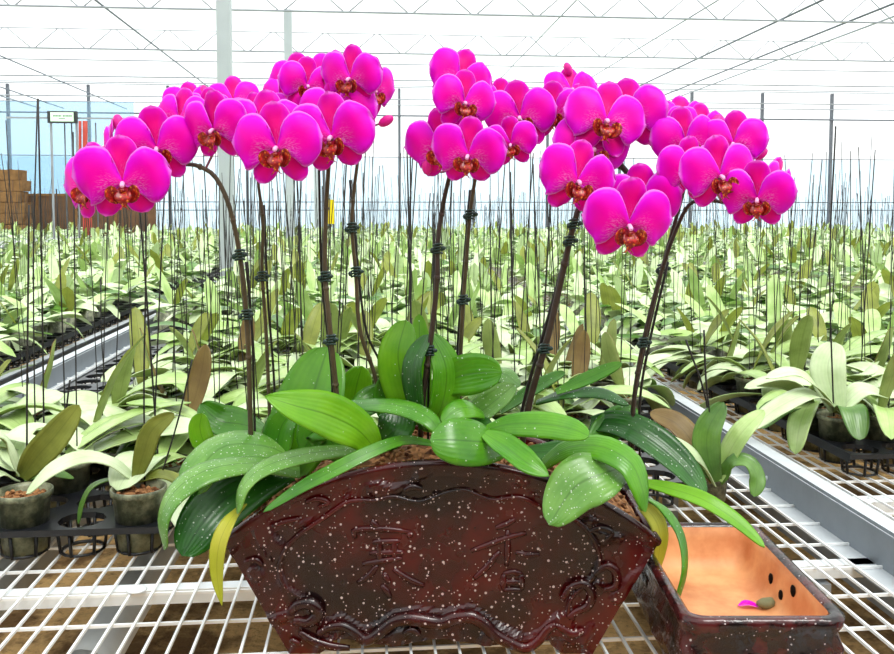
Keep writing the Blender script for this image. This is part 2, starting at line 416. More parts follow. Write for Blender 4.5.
# ------------------------------------------------------------------ benches
def bench(u0, u1, v0, v1, label, wires=True, inner=1, lip=.045):
    o = W((u0 + u1) / 2, v0, 0)
    r = root('growing_bench', o, label, 'bench', rotz=YAW)
    h = (u1 - u0) / 2; L = v1 - v0
    b = MB(); rw, rl = .0016, .0017
    step = .0305; n = int((u1 - u0) / step)
    for i in range(1, n):
        x = -h + i * step; b.box((x - rw, 0, BENCH - .0042), (x + rw, L if L < 9 else 9, BENCH))
    y = .05
    while y < min(L, 9):
        b.box((-h, y - rl, BENCH - .0084), (h, y + rl, BENCH - .0042)); y += .0955
    if L > 9: b.box((-h, 9, BENCH - .008), (h, L, BENCH))
    b.build('mesh_deck', 'white_wire', r, False)
    for s in (-1, 1):
        b = MB(); x = s * h
        b.box((x - .003, 0, BENCH - .075), (x + .003, L, BENCH + lip))                         # web
        b.box((min(x, x + s * .032), 0, BENCH + lip), (max(x, x + s * .032), L, BENCH + lip + .006))   # top flange
        b.box((min(x, x - s * .04), 0, BENCH - .016), (max(x, x - s * .04), L, BENCH - .0088))
        k = b.build('side_rail', ['galv', 'galv_shaded'], r, False)
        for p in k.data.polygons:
            if abs(p.normal.x) > .9: p.material_index = 1  # upright faces take the darker copy, their shade put into the colour
        b = MB()
        for y in (.35, .95, 1.5, 2.3): b.ball(V((x - s * .004, y, BENCH + .012)), (.002, .005, .005), 8)
        b.build('rivet', 'galv', k)
    y = 1.13 if L > 21.5 and u0 == -1.02 else .13
    k = 0
    while y < L:
        b = MB(); b.box((-h, y - .012, BENCH - .03), (h, y + .012, BENCH - .0088)); b.build('cross_tube', 'white_paint', r, False)
        if k % 2 == 0:
            for s in (-1, 1):
                b = MB(); b.box((s * (h - .1) - .02, y - .02, 0), (s * (h - .1) + .02, y + .02, BENCH - .036)); b.build('leg', 'grey_steel', r, False)
        y += 1.15; k += 1
    for x in inner if isinstance(inner, tuple) else ():
        b = MB(); b.box((x - .02, 0, BENCH - .075), (x + .02, L, BENCH - .051)); b.build('bearer', 'galv', r, False)
    return r
bench(-1.02, .80, 1.12 - .95 + 0.0, 22.2, 'middle mesh-topped growing bench carrying the fan planter and empty tray', inner=(.66,), lip=.05)
bench(-2.98, -1.22, .6, 22.2, 'mesh-topped growing bench on the other side of the white steel posts', lip=.006)
bench(.875, 2.65, .3, 22.2, 'mesh-topped growing bench beyond the galvanised rail beside the empty tray', lip=.0)
bench(-4.4, -3.2, 2, 22.2, 'growing bench second out past the white steel posts')
bench(2.9, 4.7, 2, 22.2, 'growing bench second out beyond the rail beside the empty tray')
for x, rr, lab in ((-.50, .045, 'round grey heating pipe running lengthwise below the front mesh, nearest the fan planter'), (-.80, .055, 'thicker grey pipe below the mesh under the two front potted orchids')):
    r = root('heating_pipe', W(x, 0, 0), lab, 'pipe', rotz=YAW)
    b = MB(); b.tube([V((0, .3, .45)), V((0, 21, .45))], rr, 16); b.build('pipe_tube', 'pipe', r)
    for y in (1.3, 3.5, 6):
        b = MB(); b.box((-.02, y - .02, 0), (.02, y + .02, .45 - rr)); b.build('pipe_stand', 'grey_steel', r, False)
    b = MB(); b.tube([V((0, 1.42, .45)), V((0, 1.5, .45))], rr + .006, 16); b.build('pipe_coupling', 'pipe', r)

# ------------------------------------------------------------------ things at the far end
def placed(b, name, m, r, smooth=False): return b.build(name, m, r, smooth)
r = root('brown_screen', W(-7.2, 21.2, 0), 'long low brown screen standing at the far end beside the stacked bales', 'screen', rotz=YAW)
b = MB(); b.box((-2.4, 0, 0), (2.1, .12, 1.62)); placed(b, 'screen_panel', 'brown', r)
b = MB(); b.box((-2.4, -.02, 1.62), (2.1, .14, 1.68)); placed(b, 'top_rail', 'straw', r)
for x in (-1.5, -.6, .3, 1.2):
    b = MB(); b.box((x - .03, -.03, 0), (x + .03, 0, 1.62)); placed(b, 'batten', 'straw', r)
first = None; k = 0
for lay in range(11):
    for i in range(3):
        if lay >= 9 and i == 2: continue
        k += 1
        u = -9.75 + i * .82 + (.06 if lay % 2 else 0) - (.02 * lay if i == 2 else 0); z = lay * .246
        b = MB(); b.box((-.4, -.25, 0), (.4, .25, .238))
        for q in range(len(b.v)): b.v[q] = b.v[q] + V((RNG.uniform(-.05, .05), 0, RNG.uniform(-.012, .0) if q > 3 else 0))
        r = root('brown_bale', W(u, 20.6, z), 'flat brown bale in the tall stack at the far end, beside the low brown screen', 'bale', 'stacked brown bales', rotz=YAW)
        b.build('bale_body', 'straw', r, False)
        b = MB()
        for x in (-.2, .2): b.box((x - .015, -.256, .0), (x + .015, .256, .242))
        b.build('strap', 'brown', r, False)
# display board on posts
c = G(62, 117, 1.25 + (212 - 117) * 14 / 870)
r = root('display_board', V((c.x, c.y, 0)), 'small dark-framed pale green display board hanging high at the far end', 'sign', rotz=YAW)
zc = c.z; hw, hh = .23, .095
b = MB(); b.box((-hw, 0, zc - hh), (hw, .06, zc + hh)); b.build('case', 'black', r, False)
b = MB(); b.box((-hw + .05, -.006, zc - hh + .025), (hw - .05, 0, zc + hh - .02)); sc_ = b.build('display_panel', 'screen', r, False)
b = MB(); rr = random.Random(3); x = -.135
while x < .14:
    w = rr.uniform(.012, .022)
    if not -.012 < x < .012: b.box((x, -.009, zc + .004), (x + w, -.006, zc + .032))
    x += w + .006
b.box((-.05, -.009, zc - .03), (.05, -.006, zc - .018)); b.build('lettering', 'text', sc_, False)
for s in (-1, 1):
    b = MB(); b.box((s * .2 - .015, .06, 0), (s * .2 + .015, .09, zc + hh)); b.build('post', 'grey_steel', r, False)
b = MB(); b.box((-.9, .065, zc - .02), (1.2, .1, zc + .005)); b.build('cross_bar', 'grey_steel', r, False)
for px, lab in ((80.5, 'thin dull red hose hanging beside the pale display board'), (85.5, 'thicker red hose hanging further from the pale display board')):
    c2 = P(px, 140, 14.2); rad = .025 if px < 82 else .04
    b = MB(); b.tube(curve([V((c2.x, c2.y, 0)), V((c2.x + .03, c2.y, 1.2)), V((c2.x - .01, c2.y, 2.0)), V((c2.x, c2.y, 2.72))], 12), rad, 8)
    o = b.build('hanging_hose', 'red', origin=V((c2.x, c2.y, 0))); tag(o, lab, 'hose')
for px in (65, 72, 96):
    c2 = P(px, 140, 14.3)
    b = MB(); b.tube([V((c2.x, c2.y, 0)), V((c2.x, c2.y, 2.7))], .012, 6); o = b.build('thin_conduit', 'dark_steel', origin=V((c2.x, c2.y, 0)))
    tag(o, {65: 'thin grey conduit under the near edge of the display board', 72: 'thin grey conduit under the middle of the display board', 96: 'thin grey conduit past the red hoses at the far end'}[px], 'conduit')
# ------------------------------------------------------------------ pot trays (black carriers)
def tray_proto(nx, ny):
    p = .09; r = root('pot_tray', V((0, 0, 0)), '', 'tray')
    b = MB(); z0, z1, rh, n = .042, .052, .037, 12
    for i in range(nx):
        for j in range(ny):
            cx, cy = (i + .5) * p, (j + .5) * p
            ang = [2 * math.pi * k / n + math.pi / 4 for k in range(n)]
            sq = []
            for a in ang:
                q = max(abs(math.cos(a)), abs(math.sin(a))); sq.append((cx + math.cos(a) / q * p / 2, cy + math.sin(a) / q * p / 2))
            ci = [(cx + rh * math.cos(a), cy + rh * math.sin(a)) for a in ang]
            b.loft([[V((x, y, z1)) for x, y in sq], [V((x, y, z1)) for x, y in ci], [V((x, y, z0)) for x, y in ci], [V((x, y, z0)) for x, y in sq]])
    X, Y = nx * p, ny * p
    for lo, hi in (((-.004, -.004, z0 + .001), (X + .004, 0, z1 + .0015)), ((-.004, Y, z0 - .006), (X + .004, Y + .004, z1 + .003)), ((-.004, 0, z0 - .006), (0, Y, z1 + .003)), ((X, 0, z0 - .006), (X + .004, Y, z1 + .003))): b.box(lo, hi)
    b.build('deck_plate', 'tray', r, False)
    b = MB()
    for i in range(nx):
        for j in range(ny):
            cx, cy = (i + .5) * p, (j + .5) * p
            for k in range(6):
                a = k * math.pi / 3 + .3; t = V((-math.sin(a), math.cos(a), 0)); c0 = V((cx + .038 * math.cos(a), cy + .038 * math.sin(a), z0)); c1 = V((cx + .033 * math.cos(a), cy + .033 * math.sin(a), .002))
                b.tube([c0, c1], .003, 4)
            b.tube([V((cx + .033 * math.cos(a * math.pi / 6), cy + .033 * math.sin(a * math.pi / 6), .004)) for a in range(13)], .003, 4, caps=False)
    b.build('cup_cage', 'tray', r)
    return r
T64 = tray_proto(6, 4)
tray_n = 0
def put_tray(u, v, label, group=None):
    global tray_n
    t = T64 if tray_n == 0 else dup(T64); tray_n += 1
    t.location = W(u, v, BENCH); t.rotation_euler = (0, 0, YAW)
    if 'group' in t: del t['group']
    tag(t, label, 'tray', group)
# ------------------------------------------------------------------ small potted young orchids
def pot_geo(r, m='pot'):
    b = MB(); b.lathe([(.0, .003), (.031, .003), (.033, .0), (.0405, .092), (.044, .092), (.0445, .101), (.0425, .102), (.040, .095), (.038, .075), (0, .075)], n=20)
    return b.build('pot', m, r)
def bark_geo(r, rg):
    b = MB()
    b.lathe([(0.0, .09), (.02, .092), (.039, .088)], n=14)
    for k in range(26):
        a, q = rg.uniform(0, 6.28), .036 * math.sqrt(rg.random())
        b.ball(V((q * math.cos(a), q * math.sin(a), .092)), (rg.uniform(.003, .007), rg.uniform(.003, .006), .004), 6, rot=Euler((rg.random(), rg.random(), rg.uniform(0, 3))).to_matrix())
    return b.build('bark_chips', 'bark', r)
def leaf_spec(rg, k, az0):
    az = az0 + (math.pi if k % 2 else 0) + rg.uniform(-.55, .55)
    L = rg.uniform(.15, .225); el = rg.choice((-.1, -.05, .05, .1, .15, .2, .22, .26, .3, .34, .38, .42, .46, .55, .62, 1.1)) + rg.uniform(-.1, .1)
    d = V((math.cos(az), math.sin(az), 0)); up = V((0, 0, 1))
    drop = rg.uniform(.12, .5) if el < 1 else rg.uniform(-.1, .15)
    p0 = V((0, 0, .088 + .006 * k)) + d * .004
    p1 = p0 + (d * math.cos(el) + up * math.sin(el)) * L * .35
    p2 = p1 + (d * math.cos(el - drop) + up * math.sin(el - drop)) * L * .33
    p3 = p2 + (d * math.cos(el - 2.2 * drop) + up * math.sin(el - 2.2 * drop)) * L * .34
    nn = up * math.cos(el) - d * math.sin(el)
    nn2 = up * math.cos(el - drop) - d * math.sin(el - drop); nn3 = up * math.cos(el - 2.2 * drop) - d * math.sin(el - 2.2 * drop)
    tw = d.cross(up) * rg.uniform(-.5, .5)
    return [p0, p1, p2, p3], [nn, nn2 + tw * .5, nn2 + tw, nn3 + tw], rg.uniform(.022, .033), el
PAL = ['pale_a', 'pale_a', 'pale_a', 'pale_b', 'pale_b', 'pale_b', 'pale_c']
def stake_pts(rg, k):
    a = rg.uniform(0, 6.28); q = rg.uniform(.008, .03); H = rg.uniform(.5, .74) if rg.random() < .75 else rg.uniform(.25, .45)
    lx, ly = rg.uniform(-.05, .05), rg.uniform(-.04, .04)
    p0 = V((q * math.cos(a), q * math.sin(a), .05))
    mid = p0 + V((lx * .5 + rg.uniform(-.008, .008), ly * .5, H * .55))
    return [p0, mid, p0 + V((lx, ly, H))], rg.uniform(.0009, .0015)
def young(rg, nleaf, nstake, simple=False):
    r = root('young_orchid_plant', V((0, 0, 0)), '', 'orchid plant')
    az0 = rg.uniform(0, 6.28)
    if not simple: pot_geo(r); bark_geo(r, rg)
    big = MB()
    if simple: big.lathe([(.0, .003), (.033, .0), (.044, .101), (.038, .09), (0, .088)], n=10, mi=3)
    for k in range(nleaf):
        pts, nn, hw, el = leaf_spec(rg, k, az0)
        up = el > 1.0 and rg.random() < .5
        m = rg.choice(['pale_d', 'pale_d', 'pale_e', 'pale_b', 'pale_b']) if up else rg.choice(PAL)
        if simple:
            big.blade(pts, hw, nn, prof_leaf, .18, .0015, 7, 5, (PIDX[m], 2), .1, k, two=False)
        else:
            b = MB(); b.blade(pts, hw, nn, prof_leaf, .2, .0016, 11, 7, (0, 1), .12, k * 1.7 + az0); b.build('leaf', [m, 'olive'], r)
    for k in range(nstake):
        pts, q = stake_pts(rg, k)
        if simple: big.tube(curve(pts, 5), q, 5, 4)
        else:
            b = MB(); b.tube(curve(pts, 8), q, 6); b.build('stake', 'wire', r)
    if simple:
        o = big.build('foliage', SMATS, r)
    return r
SMATS = ['pale_a', 'pale_b', 'olive', 'pot', 'wire', 'pale_c', 'pale_d', 'pale_e']
PIDX = {'pale_a': 0, 'pale_b': 1, 'pale_c': 5, 'pale_d': 6, 'pale_e': 7}
rg = random.Random(21)
PROTO = [young(rg, rg.choice((5, 5, 6, 7)), rg.choice((0, 1, 2, 2))) for _ in range(9)]
SIMPLE = [young(rg, rg.choice((5, 6, 6)), rg.choice((0, 1, 1)), True) for _ in range(8)]
GL = {'mid': ('young pale-leaved orchid in a smoky pot, in the rows behind the fan planter', 'young orchids on the middle bench'),
      'far': ('young pale-leaved orchid in a smoky pot, on the bench past the steel posts', 'young orchids past the white posts'),
      'rail': ('young pale-leaved orchid in a smoky pot, in the rows beyond the galvanised rail', 'young orchids beyond the galvanised rail')}
cand = []
def grid(u0, u1, v0, v1, key, phase=0):
    i = 0; u = u0
    while u < u1:
        j = 0; v = v0
        while v < v1:
            if (i + j + phase) % 2 == 0:
                w = W(u, v, BENCH); px, py = proj(w + V((0, 0, .2)))
                px2, _ = proj(w + V((0, 0, 0)))
                if -500 < px < 1400: cand.append((w.length, u, v, key, px, py))
            v += .09; j += 1
        u += .09; i += 1
# middle bench: columns u=-.379+.09k, rows v=1.43+.09j ; the first row holds the two hand-built plants
grid(-.379 - .09 * 6, .75, 1.43 + .09, 9.0, 'mid', 0 + 1)
grid(-2.93, -1.28, 1.9, 9.0, 'far')
grid(1.025, 2.6, 1.725, 9.0, 'rail')
grid(-4.3, -3.3, 4.0, 9.0, 'far'); grid(3.0, 4.6, 3.5, 9.0, 'rail')
HERO = [V(W(-.379, 1.43, 0)), V(W(-.559, 1.43, 0)), V(W(.65, 1.58, 0))]
def keep(c):
    _, u, v, key, px, py = c
    w = W(u, v, 0)
    if key == 'mid':
        if abs(w.x + .01) < .40 and w.y < 1.50: return False
        if u < -.64 and 2.05 < v < 3.9: return False
        if u > .15 and v < 1.78: return False
        if u > .5 and v < 2.0: return False
        if u > .66 and v < 2.2: return False
    if key == 'rail' and u < 1.5 and v < 1.8: return False
    for h in HERO:
        if (h - w).length < .13: return False
    return True
cand = sorted(c for c in cand if keep(c))
near, rest = [], []
for c in cand:
    vis = -40 < c[4] < 934
    if vis and len(near) < 285: near.append(c)
    else: rest.append(c)
used = set()
for k, c in enumerate(near):
    lst = PROTO if k < 130 else SIMPLE
    i = rg.randrange(len(lst)); key = (k < 130, i)
    o = lst[i] if key not in used else dup(lst[i]); used.add(key)
    w = W(c[1] + rg.uniform(-.008, .008), c[2] + rg.uniform(-.008, .008), BENCH + .002)
    o.location = w; o.rotation_euler = (0, 0, rg.uniform(0, 6.28)); s = rg.uniform(.9, 1.15); o.scale = (s, s, rg.uniform(.92, 1.08))
    tag(o, GL[c[3]][0], 'orchid plant', GL[c[3]][1])
for t, lst in ((True, PROTO), (False, SIMPLE)):
    for i, p in enumerate(lst):
        if (t, i) not in used:
            for ch in list(p.children): bpy.data.objects.remove(ch)
            bpy.data.objects.remove(p)
# the uncountable rest, as one mass per greenhouse
b = MB(); rest_n = 0
def mass(w, k, dist):
    if any((w - W(-1.11, v, BENCH)).length < .24 for v in (6.9, 12.2, 18.2)): return
    az0 = rg.uniform(0, 6.28); lod = dist > 6
    for q in range(3 if dist > 11 else 4 if lod else 5):
        pts, nn, hw, el = leaf_spec(rg, q, az0)
        m = rg.choice(['pale_d', 'pale_b', 'pale_a']) if el > 1 else rg.choice(PAL)
        s = 1.25 if dist > 11 else 1.1 if lod else 1
        b.blade([w + p * s for p in pts], hw * s, nn, prof_leaf, .18, .001, 3 if lod else 5, 3, (PIDX[m], 2), 0, 0, two=False)
    for q in range(rg.choice((0, 0, 1)) if dist < 5 else rg.choice((0, 0, 1)) if dist < 9 else rg.choice((0, 0, 1))):
        pts, r0 = stake_pts(rg, q)
        b.tube([w + p for p in pts], r0 * (1.0 if dist < 5 else min(1.9, dist / 5.5)), 3, 4, caps=False)
    if dist < 4.5: b.lathe([(.033, .0), (.044, .101), (0, .09)], w, 7, 3)
for c in rest:
    w = W(c[1] + rg.uniform(-.02, .02), c[2] + rg.uniform(-.02, .02), BENCH + .004)
    if c[2] > 5 and rg.random() < .25: continue
    mass(w, 0, c[0]); rest_n += 1
for (u0, u1) in ((-4.3, -3.25), (-2.93, -1.28), (-.97, .75), (.92, 2.6), (2.95, 4.65), (-6.9, -5.4), (4.95, 6.6), (-8.8, -7.2), (6.9, 8.6), (8.9, 10.6), (-10.6, -9.1)):
    v = 9.0 if abs(u0) < 5 and u0 != 4.95 else 5.5
    while v < 20.3:
        u = u0
        while u < u1:
            w = W(u + rg.uniform(-.05, .05), v + rg.uniform(-.05, .05), BENCH + .004); px, py = proj(w)
            if -250 < px < 1150: mass(w, 0, w.length); rest_n += 1
            u += .19 + .008 * (v - 9)
        v += .20 + .012 * (v - 9)
tag(b.build('distant_foliage', SMATS), 'mass of far young orchids and thin stakes filling the benches towards the back wall', 'orchid plants', kind='stuff')
for (u0, u1, lab) in ((-6.95, -5.3, 'growing bench third out past the white posts'), (4.9, 6.65, 'growing bench third out beyond the rail'), (-8.85, -7.15, 'growing bench fourth out past the white posts'), (6.85, 8.65, 'growing bench fourth out beyond the rail'), (8.85, 10.7, 'outermost growing bench beyond the rail'), (-10.7, -9.05, 'outermost growing bench past the white posts')):
    r = root('growing_bench', W((u0 + u1) / 2, 5, 0), lab, 'bench', rotz=YAW); h = (u1 - u0) / 2
    m_ = MB(); m_.box((-h, 0, BENCH - .01), (h, 15.5, BENCH)); m_.build('mesh_deck', 'white_wire', r, False)
    for s in (-1, 1):
        m_ = MB(); m_.box((s * h - .01, 0, BENCH - .07), (s * h + .01, 15.5, BENCH + .05)); m_.build('side_rail', 'galv', r, False)
        for y in (.5, 7.5, 15): m_ = MB(); m_.box((s * h * .8 - .02, y - .02, 0), (s * h * .8 + .02, y + .02, BENCH - .01)); m_.build('leg', 'grey_steel', r, False)
# trays
put_tray(-.379 - .495, 1.385, 'black pot tray in front, holding the two nearest potted young orchids')
put_tray(.04, 1.535 , 'black pot tray behind the empty bonsai tray, with a lone small pot beside it')
TL = {'mid': ('black pot tray under the rows of young orchids behind the planter', 'trays on the middle bench'), 'far': ('black pot tray on the bench past the white posts', 'trays past the white posts'), 'rail': ('black pot tray on the bench beyond the rail', 'trays beyond the galvanised rail')}
for u in (-.874, -.334, .206):
    for k in range(7):
        v = 1.385 + .36 * k + .005 * k
        if k == 0: continue
        if u > .2 and k < 2 or u == -.334 and k == 1: continue
        if u > .2: v = 2.07 + .365 * (k - 2)
        put_tray(u, v, *TL['mid'])
for k in range(17): put_tray(-1.235 - .54, 1.855 + .365 * k, *TL['far'])
for k in range(6): put_tray(-1.235 - 1.09, 2.3 + .365 * k, *TL['far'])
for k in range(6): put_tray(.98, 1.68 + .365 * k, *TL['rail'])
for k in range(5): put_tray(1.525, 1.68 + .365 * k, *TL['rail'])
# ------------------------------------------------------------------ leaves given by their outline in the photograph, each at its own distance
def hero_leaf(r, ctrl, wpx, nrm, m='leaf_mid', under='leaf_under', fold=.15, name='leaf', wave=.12, ns=18, nc=9, power=2.0, label=None, thick=.0018, prof=None):
    pts = [P(*c) for c in ctrl]; d = sum(c[2] for c in ctrl) / len(ctrl)
    nn = [V(x) for x in nrm] if isinstance(nrm, list) else V(nrm)
    b = MB(); b.blade(pts, wpx * d / F / 2, nn, prof or prof_leaf, fold, thick, ns, nc, (0, 1), wave, ctrl[0][0] * .37, power=power)
    o = b.build(name, [m, under], r, mat_inv=r.matrix_world.inverted() if r.rotation_euler.z else Matrix.Translation(-r.location))
    if label: o['label'] = label
    return o
def hero_stake(r, ctrl, w, m='wire', name='stake', n=6):
    pts = [P(*c) for c in ctrl]; b = MB(); b.tube(curve(pts, 16), w, n)
    return b.build(name, m, r, mat_inv=Matrix.Translation(-r.location))
def hero_pot(u, v, label):
    r = root('young_orchid_plant', W(u, v, BENCH + .002), label, 'orchid plant')
    pot_geo(r); bark_geo(r, rg); return r
UPN, FR = (0, -.25, 1), (0, -1, .25)
h = hero_pot(-.379, 1.43, 'young potted orchid in the front tray nearest the planter, one long leaf arching over')
hero_leaf(h, [(134, 478, 1.42), (112, 462, 1.40), (84, 457, 1.37), (52, 470, 1.34), (26, 494, 1.33)], 22, (0, -.5, 1), 'pale_a', 'olive', .12)
hero_leaf(h, [(136, 480, 1.42), (143, 455, 1.42), (152, 430, 1.42), (174, 413, 1.43)], 21, (.55, -1, .3), 'pale_d', 'pale_d', .25)
hero_leaf(h, [(130, 484, 1.42), (112, 479, 1.41), (92, 486, 1.39), (82, 503, 1.38), (78, 524, 1.37)], 9, (-.3, -.3, 1), 'pale_c', 'pale_c')
hero_leaf(h, [(138, 481, 1.43), (158, 474, 1.44), (176, 480, 1.45), (186, 492, 1.45)], 20, UPN, 'pale_d', 'pale_e')
hero_leaf(h, [(134, 478, 1.44), (150, 465, 1.48), (176, 456, 1.54), (200, 462, 1.6)], 24, UPN, 'pale_b', 'olive')
hero_stake(h, [(145, 488, 1.43), (144, 380, 1.43), (146, 250, 1.43), (143, 150, 1.43)], .0016)
hero_stake(h, [(163, 470, 1.44), (178, 420, 1.45), (192, 360, 1.45)], .0016)
h = hero_pot(-.559, 1.43, 'young potted orchid in the front tray furthest from the planter, broad olive leaf standing up')
hero_leaf(h, [(22, 478, 1.44), (36, 458, 1.43), (56, 435, 1.43), (79, 405, 1.44)], 30, (.7, -1, .5), 'pale_d', 'pale_e', .3)
hero_leaf(h, [(20, 474, 1.44), (4, 440, 1.42), (-14, 436, 1.40), (-34, 450, 1.38)], 26, UPN, 'pale_a', 'olive')
hero_leaf(h, [(22, 470, 1.46), (12, 450, 1.5), (26, 430, 1.56), (48, 424, 1.6)], 26, UPN, 'pale_a', 'olive')
hero_leaf(h, [(18, 480, 1.44), (-2, 474, 1.41), (-24, 486, 1.37)], 22, UPN, 'pale_a', 'olive')
hero_leaf(h, [(24, 480, 1.45), (48, 472, 1.47), (74, 478, 1.49)], 18, UPN, 'pale_c', 'olive')
hero_stake(h, [(27, 490, 1.45), (27, 400, 1.45), (28, 300, 1.45), (29, 205, 1.45)], .0017)
hero_stake(h, [(40, 486, 1.46), (62, 430, 1.46), (70, 380, 1.46)], .0016)
h = hero_pot(.65, 1.58, 'lone small young orchid standing between the empty tray and the rail')
c0 = (719, 482)
hero_leaf(h, [(716, 482, 1.58), (708, 458, 1.57), (708, 430, 1.57), (724, 402, 1.58)], 28, (-.4, -1, .3), 'pale_c', 'olive', .25)
hero_leaf(h, [(718, 480, 1.58), (728, 455, 1.58), (742, 432, 1.58), (764, 410, 1.6)], 24, (-.35, -.5, .9), 'pale_b', 'olive', .2)
hero_leaf(h, [(720, 482, 1.58), (732, 462, 1.56), (748, 462, 1.55), (757, 478, 1.54), (754, 497, 1.53)], 21, (.2, -.5, 1), 'pale_c', 'olive')
hero_leaf(h, [(714, 482, 1.58), (700, 455, 1.6), (678, 425, 1.63), (650, 412, 1.66)], 28, (.2, -1, .8), 'pale_e', 'pale_e', .2)
hero_leaf(h, [(714, 484, 1.57), (700, 462, 1.55), (680, 446, 1.54), (656, 436, 1.53)], 24, (.2, -.4, 1), 'pale_a', 'olive', .2)
hero_stake(h, [(722, 480, 1.58), (712, 430, 1.58), (706, 380, 1.58), (704, 330, 1.58)], .0018)
hero_stake(h, [(716, 480, 1.59), (706, 400, 1.59), (686, 340, 1.59)], .0018)
b = MB()
for a in range(7):
    an = a * .9 + .2; q = V((.03 * math.cos(an), .03 * math.sin(an), .09)); b.tube(curve([q * .4 + V((0, 0, .07)), q * .8 + V((0, 0, .045)), q * 1.25 + V((0, 0, .0)), q * 1.42 + V((0, 0, -.05))], 6), .0035, 6)
b.build('aerial_root', 'pot', h)
for ch in h.children:
    if ch.name.startswith(('pot', 'bark', 'aerial')): ch.scale = (.62, .62, .56)
# the big leaves at the front of the bench beyond the rail
h = hero_pot(1.025, 1.815, 'nearest young orchid on the bench beyond the rail, one broad pale leaf raised')
def rail_leaf(c, w, n=UPN, m='pale_a', u='olive'): hero_leaf(h, c, w, n, m, u, .15)
q = proj(W(1.025, 1.815, BENCH + .1)); d0 = W(1.025, 1.815).y
rail_leaf([(q[0], q[1] - 4, d0), (q[0] - 25, q[1] - 22, d0 - .03), (q[0] - 60, q[1] - 8, d0 - .06), (q[0] - 88, q[1] + 14, d0 - .08)], 26)
rail_leaf([(q[0], q[1] - 4, d0), (q[0] - 22, q[1] - 30, d0 - .02), (q[0] - 44, q[1] - 44, d0 - .02), (q[0] - 72, q[1] - 38, d0 - .03)], 24)
rail_leaf([(q[0], q[1] - 4, d0), (q[0] - 10, q[1] - 46, d0 + .02), (q[0] - 2, q[1] - 74, d0 + .04)], 34, (-.5, -1, .5), 'pale_a')
rail_leaf([(q[0], q[1] - 4, d0), (q[0] + 14, q[1] - 8, d0 - .05), (q[0] + 22, q[1] + 24, d0 - .1)], 28, UPN, 'pale_c')
rail_leaf([(q[0], q[1] - 4, d0), (q[0] + 24, q[1] - 26, d0 + .0), (q[0] + 50, q[1] - 20, d0)], 28)
hero_stake(h, [(q[0] - 4, q[1], d0), (q[0] - 8, q[1] - 150, d0), (q[0] - 2, q[1] - 290, d0)], .0018)
# yellow tag on a stake among the rows
c = P(330, 211, 2.3)
r = root('yellow_tag', V((c.x, c.y, BENCH)), 'small yellow tag on a thin stake among the orchid spikes', 'tag')
b = MB(); b.box((-.011, -.001, c.z - .034 - BENCH), (.011, .001, c.z + .03 - BENCH)); b.build('card', 'yellow', r, False)
b = MB(); b.tube([V((0, .003, 0)), V((0, .003, c.z + .02 - BENCH))], .0015, 6); b.build('stake', 'wire', r)
# white disc on the mesh
c = G(137, 591, BENCH)
b = MB(); b.lathe([(0, 0), (.010, 0), (.0145, .002), (.0135, .0038), (.006, .0055), (0, .0058)], n=24)
tag(b.build('plastic_disc', 'white_paint', origin=V((0, 0, 0))), 'small white round plastic disc lying on the mesh before the front tray', 'disc').location = V((c.x, c.y, BENCH))
# ------------------------------------------------------------------ fan-shaped planter
YF, YB = 1.05, 1.25
ZB = BENCH
_l, _r, _p, _b, _c = P(224, 547, YF), P(658, 541, YF), P(441, 466, YF), P(284, 654, YF), P(590, 654, YF)
X0, HWT, ZC, ZP = (_l.x + _r.x) / 2, (_r.x - _l.x) / 2, (_l.z + _r.z) / 2, _p.z
HWB = HWT - (HWT - (_c.x - _b.x) / 2) * (ZC - ZB) / (ZC - _b.z)
R_ = (HWT ** 2 + (ZP - ZC) ** 2) / (2 * (ZP - ZC))
def topz(x): return ZP - R_ + math.sqrt(max(0, R_ ** 2 - (x - X0) ** 2))
planter = root('fan_planter', V((X0, YF, BENCH)), 'oxblood glazed fan-shaped planter with raised characters on the mesh bench', 'planter')
def pl(b, name, m, parent=None, smooth=True): return b.build(name, m, parent or planter, smooth, mat_inv=Matrix.Translation(-planter.location))
PANEL = [(460, 490), (446, 493), (419, 502), (393, 497), (374, 501), (349, 502), (324, 518), (298, 536), (284, 552), (279, 571), (288, 590), (312, 606), (322, 624), (341, 616), (364, 630), (378, 624), (393, 613), (419, 610), (440, 613), (472, 607), (494, 624), (525, 638), (541, 632), (556, 616), (568, 614), (572, 598), (594, 577), (600, 558), (592, 537), (575, 520), (545, 510), (520, 498), (492, 500), (468, 491)]
PW = [(q.x, q.z) for q in (P(px, py, YF) for px, py in PANEL)]
def sink(x, z):
    "depth of the recessed panel at a point of the front face, with softly carved cloud lumps in the raised frame"
    ins, best = False, 9
    for i in range(len(PW)):
        (x1, z1), (x2, z2) = PW[i - 1], PW[i]
        if (z1 > z) != (z2 > z) and x < (x2 - x1) * (z - z1) / (z2 - z1) + x1: ins = not ins
        t = max(0, min(1, ((x - x1) * (x2 - x1) + (z - z1) * (z2 - z1)) / ((x2 - x1) ** 2 + (z2 - z1) ** 2 + 1e-12)))
        best = min(best, math.hypot(x - x1 - t * (x2 - x1), z - z1 - t * (z2 - z1)))
    s = best if ins else -best
    f = max(0, min(1, (s + .002) / .005)); f = f * f * (3 - 2 * f)
    lump = max(0, noise.noise(V((x * 38, 2.2, z * 38))) - .12) * .010 * min(1, max(0, -s) / .006)
    edge = max(0, min(1, (topz(x) - z) / .012))
    return .0065 * f + (.0035 * (1 - f) * (1 - max(0, min(1, lump / .002)))) * edge - 0 * lump
